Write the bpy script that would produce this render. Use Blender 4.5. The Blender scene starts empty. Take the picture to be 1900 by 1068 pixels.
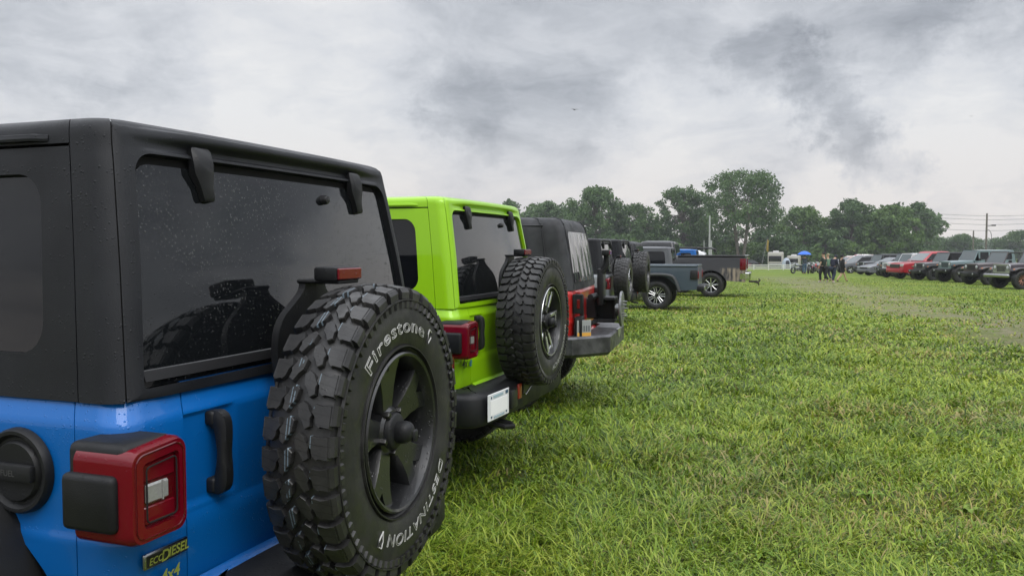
import bpy, bmesh, math, random
import numpy as np
from mathutils import Vector, Matrix
R_ = math.radians
scene = bpy.context.scene
COL = scene.collection
# ------------------------------------------------------------------ camera, sky, sun, exposure
cam_d = bpy.data.cameras.new("camera"); cam = bpy.data.objects.new("camera", cam_d); COL.objects.link(cam)
cam_d.sensor_width = 36.0; cam_d.lens = 36.0 * 1531.8 / 1900.0
cam_d.clip_start = 0.05; cam_d.clip_end = 6000
cam.location = (0, 0, 1.5037); cam.rotation_euler = (R_(90) - math.atan((534 - 458.6) / 1531.8), 0, 0)
scene.camera = cam
scene.view_settings.view_transform = 'Standard'; scene.view_settings.look = 'None'
scene.view_settings.exposure = 0.15; scene.view_settings.gamma = 1.0
SUN_EL, SUN_AZ = R_(52), R_(150)          # azimuth clockwise from +Y (the view direction)
sd = bpy.data.lights.new("sun", 'SUN'); sd.energy = 1.0; sd.angle = R_(28); sd.color = (1, .97, .93)
sun = bpy.data.objects.new("sun", sd); COL.objects.link(sun)
sv = Vector((math.sin(SUN_AZ) * math.cos(SUN_EL), math.cos(SUN_AZ) * math.cos(SUN_EL), math.sin(SUN_EL)))
sun.rotation_euler = sv.to_track_quat('Z', 'Y').to_euler()

class NT:
    """small helper for node trees"""
    def __init__(s, t): s.t = t; t.nodes.clear()
    def n(s, typ, **k):
        x = s.t.nodes.new(typ)
        for a, b in k.items(): setattr(x, a, b)
        return x
    def l(s, a, b): s.t.links.new(a, b)
    def val(s, sock, v):
        if isinstance(v, bpy.types.NodeSocket): s.l(v, sock)
        else: sock.default_value = v
    def math(s, op, a, b=0.0, c=0.0, clamp=False):
        x = s.n('ShaderNodeMath', operation=op, use_clamp=clamp)
        for i, v in enumerate((a, b, c)): s.val(x.inputs[i], v)
        return x.outputs[0]
    def vmath(s, op, a, b=(0, 0, 0), scale=None):
        x = s.n('ShaderNodeVectorMath', operation=op)
        s.val(x.inputs[0], a)
        if op != 'NORMALIZE' and op != 'SCALE': s.val(x.inputs[1], b)
        if scale is not None: s.val(x.inputs['Scale'], scale)
        return x.outputs['Value'] if op in ('DOT_PRODUCT', 'LENGTH', 'DISTANCE') else x.outputs[0]
    def noise(s, vec, scale, detail=3, rough=.5, out=0, dist=0.0):
        x = s.n('ShaderNodeTexNoise'); s.l(vec, x.inputs['Vector'])
        x.inputs['Scale'].default_value = scale; x.inputs['Detail'].default_value = detail
        x.inputs['Roughness'].default_value = rough; x.inputs['Distortion'].default_value = dist
        return x.outputs[out]
    def ss(s, v, a, b, lo=0., hi=1.):
        x = s.n('ShaderNodeMapRange', interpolation_type='SMOOTHSTEP'); s.val(x.inputs[0], v)
        for i, q in zip((1, 2, 3, 4), (a, b, lo, hi)): x.inputs[i].default_value = q
        return x.outputs[0]
    def mix(s, f, a, b, mode='MIX'):
        x = s.n('ShaderNodeMix', data_type='RGBA', blend_type=mode)
        s.val(x.inputs[0], f); s.val(x.inputs[6], a); s.val(x.inputs[7], b)
        return x.outputs[2]
    def comb(s, x, y, z):
        q = s.n('ShaderNodeCombineXYZ')
        for i, v in enumerate((x, y, z)): s.val(q.inputs[i], v)
        return q.outputs[0]

def pxdir(px, py):
    a = (px - 950) / 1531.8; b = (534 - py) / 1531.8; ph = math.atan((534 - 458.6) / 1531.8)
    return Vector((a, math.cos(ph) + b * math.sin(ph), -math.sin(ph) + b * math.cos(ph))).normalized()

world = bpy.data.worlds.new("World"); scene.world = world; world.use_nodes = True
def make_sky():
    N = NT(world.node_tree)
    out = N.n('ShaderNodeOutputWorld'); add = N.n('ShaderNodeAddShader')
    sky = N.n('ShaderNodeTexSky', sky_type='NISHITA'); sky.sun_disc = False
    sky.sun_elevation = SUN_EL; sky.sun_rotation = SUN_AZ; sky.air_density = 1.5; sky.dust_density = 4
    b1 = N.n('ShaderNodeBackground'); N.l(sky.outputs[0], b1.inputs[0]); b1.inputs[1].default_value = 0.006
    tc = N.n('ShaderNodeTexCoord'); d = tc.outputs['Generated']
    sx = N.n('ShaderNodeSeparateXYZ'); N.l(d, sx.inputs[0]); dz = N.math('MAXIMUM', sx.outputs[2], 0.0)
    den = N.math('ADD', dz, 0.42)
    p = N.comb(N.math('DIVIDE', sx.outputs[0], den), N.math('DIVIDE', sx.outputs[1], den), N.math('MULTIPLY', dz, 2.5))
    warp = N.vmath('SCALE', N.vmath('SUBTRACT', N.noise(p, 2.2, 5, .55, 1), (.5, .5, .5)), scale=.42)
    pw = N.vmath('ADD', p, warp)
    n1 = N.noise(pw, 1.5, 9, .56); n2 = N.noise(pw, 4.2, 10, .60); n3 = N.noise(pw, 13.0, 8, .66)
    cl = N.math('ADD', N.math('ADD', N.math('MULTIPLY', n1, .74), N.math('MULTIPLY', n2, .56)), N.math('MULTIPLY', N.math('SUBTRACT', n3, .5), .14)); cl = N.math('SUBTRACT', N.math('SUBTRACT', cl, .040), N.ss(dz, .10, .30, 0., .075))
    # the direction, ruffled, in which single clouds sit
    dn = N.vmath('NORMALIZE', N.vmath('ADD', d, N.vmath('SCALE', N.vmath('SUBTRACT', N.noise(d, 6.0, 10, .70, 1), (.5, .5, .5)), scale=.24)))
    for (px, py, r0, r1, amt) in SKY_SPOTS:
        dot = N.vmath('DOT_PRODUCT', dn, pxdir(px, py))
        cl = N.math('ADD', cl, N.ss(dot, math.cos(R_(r1)), math.cos(R_(r0)), 0.0, amt))
    ramp = N.n('ShaderNodeValToRGB'); N.l(cl, ramp.inputs[0])
    el = ramp.color_ramp.elements
    el[0].position = .18; el[0].color = (.20, .215, .25, 1); el[1].position = .76; el[1].color = (.74, .74, .745, 1)
    for pos, c in ((.34, (.34, .36, .40, 1)), (.46, (.465, .485, .525, 1)), (.58, (.60, .615, .65, 1))):
        e = el.new(pos); e.color = c
    warm = N.ss(dz, .02, .17, 1.0, 0.0)
    c = N.mix(warm, ramp.outputs[0], N.mix(1.0, ramp.outputs[0], (1.07, 1.0, .94, 1), 'MULTIPLY'))
    b2 = N.n('ShaderNodeBackground'); N.l(c, b2.inputs[0])
    N.l(N.ss(dz, .30, .75, 1.0, SKY_ZENITH), b2.inputs[1])       # an overcast sky is brightest overhead
    N.l(b1.outputs[0], add.inputs[0]); N.l(b2.outputs[0], add.inputs[1]); N.l(add.outputs[0], out.inputs[0])
SKY_ZENITH = 3.2
SKY_SPOTS = [(1420, 145, 0, 3.6, -.16), (1500, 195, 0, 3.6, -.18), (1570, 240, 0, 3.4, -.18), (1630, 275, 0, 2.8, -.18), (1560, 30, 4, 15, -.07), (1850, 50, 3, 10, -.12), (1860, 185, 1, 6, .16),
             (1180, 230, 1, 8, -.06), (560, 130, 3, 12, .12), (220, 175, 2, 8, -.08), (330, 190, 1, 4, -.08), (40, 130, 1, 7, -.08), (950, 60, 4, 14, -.10), (150, 90, 1, 4, .10),
             (850, 200, 1, 4, -.09), (760, 300, 1, 5, .10), (1330, 330, 2, 10, .12), (1700, 330, 2, 9, .14), (1780, 395, 1, 4, -.10), (450, 40, 2, 8, -.05), (1100, 320, 2, 8, .06), (2560, 330, 3, 12, .30), (4700, 150, 8, 24, -.22)]  # closing pair of patches: out of view, added for the rear glass to reflect
make_sky()

# ------------------------------------------------------------------ ground height
GY = [-80, 5, 80, 140, 260, 3000]; GZ = [0, 0, -1.0125, -2.33, -3.0, -3.0]
def gz(y): return float(np.interp(y, GY, GZ))

# ------------------------------------------------------------------ materials
def hexa(c): return (c[0], c[1], c[2], 1)
def drops(N, co, scale, thr, amount):
    """height field of rain drops standing on a surface"""
    v = N.n('ShaderNodeTexVoronoi', feature='F1'); N.l(co, v.inputs['Vector']); v.inputs['Scale'].default_value = scale
    sep = N.n('ShaderNodeSeparateColor'); N.l(v.outputs['Color'], sep.inputs[0])
    rad = N.math('MULTIPLY', N.math('SUBTRACT', N.math('SUBTRACT', sep.outputs[0], thr), N.ss(N.noise(co, 4.5, 3), .38, .62, .13, 0.)), amount)
    return N.math('MAXIMUM', N.math('SUBTRACT', rad, v.outputs['Distance']), 0.0)
MATS = {}
def P(name, color, rough=.5, metal=0., coat=0., spec=.5, drop=0, grain=0, grain_scale=400, mottle=0, mottle_scale=6, trans=0, emis=None, dropscale=130, alpha=1., ior=1.5):
    if name in MATS: return MATS[name]
    m = bpy.data.materials.new(name); m.use_nodes = True; MATS[name] = m
    N = NT(m.node_tree); out = N.n('ShaderNodeOutputMaterial'); b = N.n('ShaderNodeBsdfPrincipled'); N.l(b.outputs[0], out.inputs[0])
    b.inputs['Base Color'].default_value = hexa(color); b.inputs['Roughness'].default_value = rough
    b.inputs['Metallic'].default_value = metal; b.inputs['IOR'].default_value = ior; b.inputs['Coat Weight'].default_value = coat; b.inputs['Coat Roughness'].default_value = .06
    b.inputs['Specular IOR Level'].default_value = spec; b.inputs['Transmission Weight'].default_value = trans; b.inputs['Alpha'].default_value = alpha
    if emis: b.inputs['Emission Color'].default_value = hexa(emis[:3]); b.inputs['Emission Strength'].default_value = emis[3]
    co = N.n('ShaderNodeTexCoord').outputs['Object']
    if mottle:
        f = N.noise(co, mottle_scale, 5, .6)
        c2 = tuple(min(1, x * (1 + mottle) + .012 * mottle) for x in color); c1 = tuple(x * (1 - mottle * .6) for x in color)
        N.l(N.mix(N.ss(f, .3, .7), hexa(c1), hexa(c2)), b.inputs['Base Color'])
        N.l(N.ss(N.noise(co, mottle_scale * 2.3, 4), .3, .7, max(0, rough - .1), min(1, rough + .1)), b.inputs['Roughness'])
    nor = None
    if grain:
        bp = N.n('ShaderNodeBump'); bp.inputs['Strength'].default_value = grain; bp.inputs['Distance'].default_value = .002
        N.l(N.noise(co, grain_scale, 2), bp.inputs['Height']); nor = bp.outputs[0]
    if drop:
        h = N.math('MAXIMUM', drops(N, co, dropscale, .40, .85), N.math('MULTIPLY', drops(N, co, dropscale * .37, .80, 1.2), 2.0))
        bp = N.n('ShaderNodeBump'); bp.inputs['Strength'].default_value = drop; bp.inputs['Distance'].default_value = .006
        N.l(h, bp.inputs['Height'])
        if nor: N.l(nor, bp.inputs['Normal'])
        nor = bp.outputs[0]
        if coat: N.l(nor, b.inputs['Coat Normal'])
    if nor: N.l(nor, b.inputs['Normal'])
    return m
def paint(name, c, drop=.5): return P(name, c, rough=.42, metal=.1, spec=.22, coat=.6, drop=drop, dropscale=150)
M_PLAS = P('black_grained_plastic', (.008, .0085, .0095), rough=.48, spec=.32, grain=.25, drop=.35, mottle=.25, mottle_scale=3, dropscale=70)
M_TOP = P('hardtop_black', (.0085, .0095, .012), rough=.46, spec=.30, grain=.35, grain_scale=900, drop=.5, mottle=.3, mottle_scale=2.5, dropscale=125)
M_TRIM = P('black_trim', (.012, .012, .013), rough=.4)
M_GAP = P('dark_gap', (.004, .004, .004), rough=.9)
M_GLASS = P('dark_tinted_glass', (.006, .007, .008), rough=.03, spec=.5, coat=.55, drop=.40, dropscale=170, ior=1.5)
M_GLASS2 = P('tinted_side_glass', (.004, .0045, .006), rough=.03, spec=.45)
M_WIND = P('windscreen_glass', (.05, .07, .075), rough=.04, spec=.6, coat=.3)
M_RED = P('tail_lamp_red', (.13, .0018, .008), rough=.14, coat=.25, spec=.3, drop=.3, dropscale=120)
M_REDD = P('tail_lamp_deep_red', (.085, .0012, .005), rough=.2, coat=.3, grain=.5, grain_scale=120)
M_REV = P('reverse_lamp_clear', (.26, .26, .25), rough=.12, coat=1., grain=.8, grain_scale=130)
M_STEEL = P('bright_steel', (.38, .39, .40), rough=.22, metal=1.)
M_CHROME = P('chrome', (.72, .73, .74), rough=.08, metal=1.)
M_NUT = P('lug_nut_steel', (.10, .10, .098), rough=.4, metal=1.)
M_ALU = P('machined_alloy', (.62, .63, .64), rough=.25, metal=.9)
M_RIMB = P('rim_black', (.008, .0085, .0095), rough=.36, spec=.6, coat=.4, drop=.6, dropscale=120)
M_WHITE = P('white_lettering', (.50, .50, .48), rough=.6)
M_FABRIC = P('soft_top_fabric', (.020, .021, .024), rough=.62, grain=.6, grain_scale=700, mottle=.5, mottle_scale=5)
M_MUD = P('muddy_bumper_steel', (.075, .075, .08), rough=.42, metal=.6, mottle=.7, mottle_scale=7)
M_UNDER = P('underbody', (.010, .010, .010), rough=.8)
M_LAMP = P('headlamp_glass', (.42, .44, .46), rough=.1, coat=1.)
M_AMBER = P('amber_lens', (.75, .22, .02), rough=.25)
M_PLATE = P('plate_white', (.70, .71, .72), rough=.5)
M_PLATED = P('plate_print', (.05, .10, .16), rough=.5)
def tyre_mat(name, stripes=False):
    if name in MATS: return MATS[name]
    m = bpy.data.materials.new(name); m.use_nodes = True; MATS[name] = m
    N = NT(m.node_tree); out = N.n('ShaderNodeOutputMaterial'); b = N.n('ShaderNodeBsdfPrincipled'); N.l(b.outputs[0], out.inputs[0])
    co = N.n('ShaderNodeTexCoord').outputs['Object']
    f = N.noise(co, 9, 5, .6)
    c = N.mix(N.ss(f, .35, .75), (.012, .012, .0125, 1), (.030, .029, .0275, 1))
    if stripes:
        sp = N.n('ShaderNodeSeparateXYZ'); N.l(co, sp.inputs[0])
        rad = N.vmath('LENGTH', N.comb(sp.outputs[0], 0.0, sp.outputs[2]))
        on = None
        for y0, w in ((.013, .0016), (.021, .0013), (-.045, .0010)):
            dd = N.math('ABSOLUTE', N.math('SUBTRACT', sp.outputs[1], y0))
            s_ = N.math('LESS_THAN', dd, w); on = s_ if on is None else N.math('MAXIMUM', on, s_)
        on = N.math('MULTIPLY', on, N.math('GREATER_THAN', rad, .3985)); on = N.math('MULTIPLY', on, N.math('GREATER_THAN', N.noise(co, 22, 3), .46))
        c = N.mix(N.math('MULTIPLY', on, .42), c, (.26, .36, .44, 1))
    sp_ = N.n('ShaderNodeSeparateXYZ'); N.l(co, sp_.inputs[0]); ang = N.math('ARCTAN2', sp_.outputs[2], sp_.outputs[0])
    fr = N.math('FRACT', N.math('ADD', N.math('MULTIPLY', ang, 17.19), N.math('ADD', N.math('MULTIPLY', sp_.outputs[1], 9.0), N.math('MULTIPLY', N.noise(co, 30, 2), .5))))
    sipe = N.math('MULTIPLY', N.math('LESS_THAN', N.math('ABSOLUTE', N.math('SUBTRACT', fr, .5)), .035), N.math('GREATER_THAN', N.vmath('LENGTH', N.comb(sp_.outputs[0], 0.0, sp_.outputs[2])), .398))
    c = N.mix(N.math('MULTIPLY', sipe, .85), c, (.001, .001, .001, 1))
    N.l(c, b.inputs['Base Color'])
    N.l(N.ss(N.noise(co, 16, 4), .3, .75, .36, .66), b.inputs['Roughness'])
    bp = N.n('ShaderNodeBump'); bp.inputs['Strength'].default_value = .3; bp.inputs['Distance'].default_value = .002
    N.l(N.math('ADD', N.noise(co, 160, 3), N.math('MULTIPLY', drops(N, co, 120, .6, 1.), 6.0)), bp.inputs['Height']); N.l(bp.outputs[0], b.inputs['Normal'])
    return m
M_TYRE = tyre_mat('tyre_rubber'); M_TYRE_NEW = tyre_mat('tyre_rubber_new', True)

# ------------------------------------------------------------------ mesh helpers
def tag(o, label, cat, group=None, kind=None):
    if label: o['label'] = label
    if cat: o['category'] = cat
    if group: o['group'] = group
    if kind: o['kind'] = kind
    return o
def thing(name, label, cat, loc=(0, 0, 0), rz=0., group=None):
    o = bpy.data.objects.new(name, None); COL.objects.link(o); o.location = loc; o.rotation_euler = (0, 0, rz); o.empty_display_size = .3
    return tag(o, label, cat, group)
def link(name, me, parent=None, loc=None, rot=None):
    o = bpy.data.objects.new(name, me); COL.objects.link(o)
    if parent: o.parent = parent
    if loc is not None: o.location = loc
    if rot is not None: o.rotation_euler = rot
    return o
class MB:
    def __init__(s): s.v = []; s.f = []; s.m = []
    def add(s, vs, fs, m=0):
        k = len(s.v); s.v += [tuple(map(float, q)) for q in vs]; s.f += [tuple(i + k for i in f) for f in fs]; s.m += [m] * len(fs); return k
    def box(s, c, d, m=0, r=0., seg=2, rot=None):
        bm = bmesh.new(); bmesh.ops.create_cube(bm, size=1.0)
        for v in bm.verts: v.co = Vector((v.co.x * d[0], v.co.y * d[1], v.co.z * d[2]))
        if r > 0: bmesh.ops.bevel(bm, geom=bm.edges[:], offset=min(r, min(d) * .49), segments=seg, affect='EDGES', profile=.5)
        Mx = rot if rot is not None else Matrix.Identity(3)
        bm.verts.index_update(); vs = [Mx @ v.co + Vector(c) for v in bm.verts]; fs = [tuple(v.index for v in f.verts) for f in bm.faces]; bm.free()
        s.add(vs, fs, m); return s
    def loft(s, rings, m=0, closed=True, cap=True):
        n = len(rings[0]); vs = [q for r in rings for q in r]; fs = []
        for i in range(len(rings) - 1):
            for j in range(n if closed else n - 1):
                a = i * n + j; b = i * n + (j + 1) % n
                fs.append((a, b, b + n, a + n))
        if cap: fs += [tuple(range(n)), tuple(range((len(rings) - 1) * n, len(rings) * n))]
        s.add(vs, fs, m); return s
    def lathe(s, prof, seg=48, m=0, closed=False, c=(0, 0, 0)):
        """profile of (r, t); axis t points to -Y"""
        rings = []
        for k in range(seg):
            a = 2 * math.pi * k / seg
            rings.append([(c[0] + r * math.cos(a), c[1] - t, c[2] + r * math.sin(a)) for r, t in prof])
        n = len(prof); vs = [q for r in rings for q in r]; fs = []
        for k in range(seg):
            for j in range(n if closed else n - 1):
                a = k * n + j; a2 = k * n + (j + 1) % n; b = ((k + 1) % seg) * n + j; b2 = ((k + 1) % seg) * n + (j + 1) % n
                fs.append((a, a2, b2, b))
        s.add(vs, fs, m); return s
    def tube(s, pts, r, seg=8, m=0, cap=True):
        pts = [Vector(p) for p in pts]; rs = r if isinstance(r, (list, tuple)) else [r] * len(pts); rings = []
        for i, p in enumerate(pts):
            t = (pts[min(i + 1, len(pts) - 1)] - pts[max(i - 1, 0)]).normalized()
            up = Vector((0, 0, 1)) if abs(t.z) < .95 else Vector((0, 1, 0))
            a = t.cross(up).normalized(); b = a.cross(t)
            rings.append([p + a * rs[i] * math.cos(2 * math.pi * k / seg) + b * rs[i] * math.sin(2 * math.pi * k / seg) for k in range(seg)])
        return s.loft(rings, m, True, cap)
    def prism(s, poly, fn, t0, t1, m=0):
        """closed 2-D polygon extruded between depths t0, t1; fn(a, b, t) -> 3-D"""
        return s.loft([[fn(a, b, t0) for a, b in poly], [fn(a, b, t1) for a, b in poly]], m)
    def bake(s, mats, smooth=34, fix=True, name='m'):
        me = bpy.data.meshes.new(name); me.from_pydata(s.v, [], s.f)
        for q in (mats if isinstance(mats, (list, tuple)) else [mats]): me.materials.append(q)
        if any(s.m): me.polygons.foreach_set('material_index', s.m)
        if fix:
            bm = bmesh.new(); bm.from_mesh(me); bmesh.ops.recalc_face_normals(bm, faces=bm.faces[:]); bm.to_mesh(me); bm.free()
        me.shade_smooth(); me.set_sharp_from_angle(angle=R_(smooth)); me.update()
        return me
    def build(s, name, mats, parent=None, loc=None, rot=None, smooth=34, fix=True, label=None):
        o = link(name, s.bake(mats, smooth, fix, name), parent, loc, rot)
        if label: o['label'] = label
        return o
def text_mesh(txt, size, outline=0., spacing=1., shear=0., bold=0.):
    """letters as (verts Nx2 array, faces) centred at x=0, baseline y=0"""
    cu = bpy.data.curves.new('t', 'FONT'); cu.body = txt; cu.size = size; cu.align_x = 'CENTER'; cu.space_character = spacing; cu.shear = shear; cu.offset = bold
    cu.resolution_u = 4
    if outline: cu.fill_mode = 'NONE'; cu.bevel_depth = outline; cu.bevel_resolution = 0
    o = bpy.data.objects.new('t', cu); COL.objects.link(o); dg = bpy.context.evaluated_depsgraph_get()
    me = bpy.data.meshes.new_from_object(o.evaluated_get(dg)); vs = [tuple(v.co) for v in me.vertices]; fs = [tuple(p.vertices) for p in me.polygons]
    bpy.data.objects.remove(o); bpy.data.curves.remove(cu); bpy.data.meshes.remove(me)
    return vs, fs
def rpoly(corners, radii, ns=6, nc=6):
    """rounded polygon with matched point counts"""
    pts = []; n = len(corners); C = [Vector((*c, 0)) for c in corners]
    arcs = []
    for i in range(n):
        p = C[i]; a = (C[i - 1] - p).normalized(); b = (C[(i + 1) % n] - p).normalized(); r = radii[i]
        h = a.angle(b) / 2; tl = r / math.tan(h); cc = p + (a + b).normalized() * (r / math.sin(h))
        s0 = p + a * tl; s1 = p + b * tl; arc = []
        a0 = math.atan2(s0.y - cc.y, s0.x - cc.x); a1 = math.atan2(s1.y - cc.y, s1.x - cc.x); d = (a1 - a0 + math.pi) % (2 * math.pi) - math.pi
        for k in range(nc + 1): arc.append((cc.x + r * math.cos(a0 + d * k / nc), cc.y + r * math.sin(a0 + d * k / nc)))
        arcs.append(arc)
    for i in range(n):
        pts += arcs[i]; e = arcs[i][-1]; f = arcs[(i + 1) % n][0]
        for k in range(1, ns): pts.append((e[0] + (f[0] - e[0]) * k / ns, e[1] + (f[1] - e[1]) * k / ns))
    return pts
def sst(a, b, x):
    t = min(1, max(0, (x - a) / (b - a))) if a != b else float(x > a)
    return t * t * (3 - 2 * t)
# ------------------------------------------------------------------ off-road car: surfaces  (x right, y forward, z up, origin under the tailgate)
W, RC, BOW = .768, .075, .02; A_ = W - RC; L_ = RC * math.pi / 2
TUB = np.array([(.58, .58, .05, .05), (.66, .66, .012, .016), (.70, .70, .0, .0), (.845, .845, -.004, -.004), (.86, .86, .003, .004), (1.085, 1.095, .006, .006), (1.097, 1.107, .009, .010),
                (1.115, 1.126, .018, .020), (1.145, 1.157, .032, .033), (1.175, 1.188, .043, .046), (1.190, 1.204, .049, .056), (1.199, 1.213, .056, .066), (1.203, 1.217, .07, .085), (1.204, 1.218, .14, .15)])
TOP = np.array([(1.14, 1.153, .021, .018), (1.45, 1.460, .052, .058), (1.70, 1.705, .082, .100), (1.74, 1.742, .087, .108), (1.77, 1.770, .090, .112), (1.79, 1.789, .095, .117), (1.81, 1.801, .105, .127),
                (1.83, 1.809, .122, .146), (1.86, 1.815, .16, .185), (1.95, 1.823, .30, .31), (2.10, 1.832, .45, .45), (2.41, 1.838, .758, .76)])
SOFT = np.array([(1.13, 1.13, .02, .01), (1.25, 1.25, .030, .02), (1.60, 1.60, .050, .080), (1.68, 1.69, .060, .100), (1.73, 1.745, .072, .120), (1.77, 1.785, .100, .150), (1.81, 1.802, .16, .21),
                 (1.86, 1.809, .28, .32), (2.10, 1.815, .50, .56), (2.41, 1.81, .758, .80)])
def plan(u):
    s = abs(u); g = 1 if u >= 0 else -1
    if s <= A_: return g * s, -BOW * (1 - (s / A_) ** 2)
    if s <= A_ + L_:
        an = (s - A_) / RC; return g * (A_ + RC * math.sin(an)), RC * (1 - math.cos(an))
    return g * W, RC + s - A_ - L_
def SP(tab, u, v):
    x, y = plan(u); z = np.interp(v, tab[:, 0], tab[:, 1]); ox = np.interp(v, tab[:, 0], tab[:, 2]); oy = np.interp(v, tab[:, 0], tab[:, 3])
    return Vector((x * (1 - ox / W), y + oy * min(1, max(0, 1 - max(y, 0) / 1.0)), z))
def SN(tab, u, v):
    e = .004
    n = (SP(tab, u + e, v) - SP(tab, u - e, v)).cross(SP(tab, u, min(v + e, tab[-1, 0])) - SP(tab, u, v - e))
    return n.normalized() if n.length > 1e-9 else Vector((0, 0, 1))
def SD(tab, u, v, d): return SP(tab, u, v) + SN(tab, u, v) * d
def U_of_x(tab, x, v): return x / (1 - np.interp(v, tab[:, 0], tab[:, 2]) / W)
def U_of_y(y): return A_ + L_ + (y - RC)
def grid_panel(mb, tab, us, vs, disp=None, d0=0., flange=.014, m=0):
    us = list(us); nu = len(us); vs = vs if callable(vs) else (lambda u, q=list(vs): q); nv = len(vs(us[0])); V = []; NRM = []
    for u in us:
        for v in vs(u):
            n = SN(tab, u, v); V.append(SP(tab, u, v) + n * (d0 + (disp(u, v) if disp else 0))); NRM.append(n)
    F = [(i * nv + j, (i + 1) * nv + j, (i + 1) * nv + j + 1, i * nv + j + 1) for i in range(nu - 1) for j in range(nv - 1)]
    if flange:
        loop = [i * nv for i in range(nu)] + [(nu - 1) * nv + j for j in range(1, nv)] + [i * nv + nv - 1 for i in range(nu - 2, -1, -1)] + [j for j in range(nv - 2, 0, -1)]
        k = len(V); V += [V[i] - NRM[i] * flange for i in loop]; q = len(loop)
        F += [(loop[i], k + i, k + (i + 1) % q, loop[(i + 1) % q]) for i in range(q)]
    mb.add(V, F, m)
def ring_panel(mb, tab, outer, inner, nr=8, disp=None, fo=.014, fi=.03, m=0, d0=0.):
    """panel between two matched loops of (u, v); the edges turn inwards"""
    n = len(outer); V = []; F = []
    lv = [(a, 0) for a in np.linspace(0, 1, nr)]
    def pt(o, i, t, dn):
        u = o[0] + (i[0] - o[0]) * t; v = o[1] + (i[1] - o[1]) * t; nn = SN(tab, u, v)
        return SP(tab, u, v) + nn * (d0 + (disp(u, v) if disp else 0) - dn)
    lv = [(0, fo)] * (fo > 0) + lv + ([(1, fi)] if fi else [])
    for t, dn in lv: V += [pt(outer[k], inner[k], t, dn) for k in range(n)]
    for r in range(len(lv) - 1): F += [(r * n + k, r * n + (k + 1) % n, (r + 1) * n + (k + 1) % n, (r + 1) * n + k) for k in range(n)]
    mb.add(V, F, m)
def fill_panel(mb, tab, loop, d=0., nr=6, m=0, edge=0.):
    cx = sum(p[0] for p in loop) / len(loop); cy = sum(p[1] for p in loop) / len(loop); n = len(loop); V = []; F = []
    lv = [(1, -edge)] * (edge > 0) + [(t, 0) for t in np.linspace(1, .12, nr)]
    for t, e in lv: V += [SD(tab, cx + (p[0] - cx) * t, cy + (p[1] - cy) * t, d + e) for p in loop]
    for r in range(len(lv) - 1): F += [(r * n + k, r * n + (k + 1) % n, (r + 1) * n + (k + 1) % n, (r + 1) * n + k) for k in range(n)]
    F.append(tuple((len(lv) - 1) * n + k for k in range(n))); mb.add(V, F, m)

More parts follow.
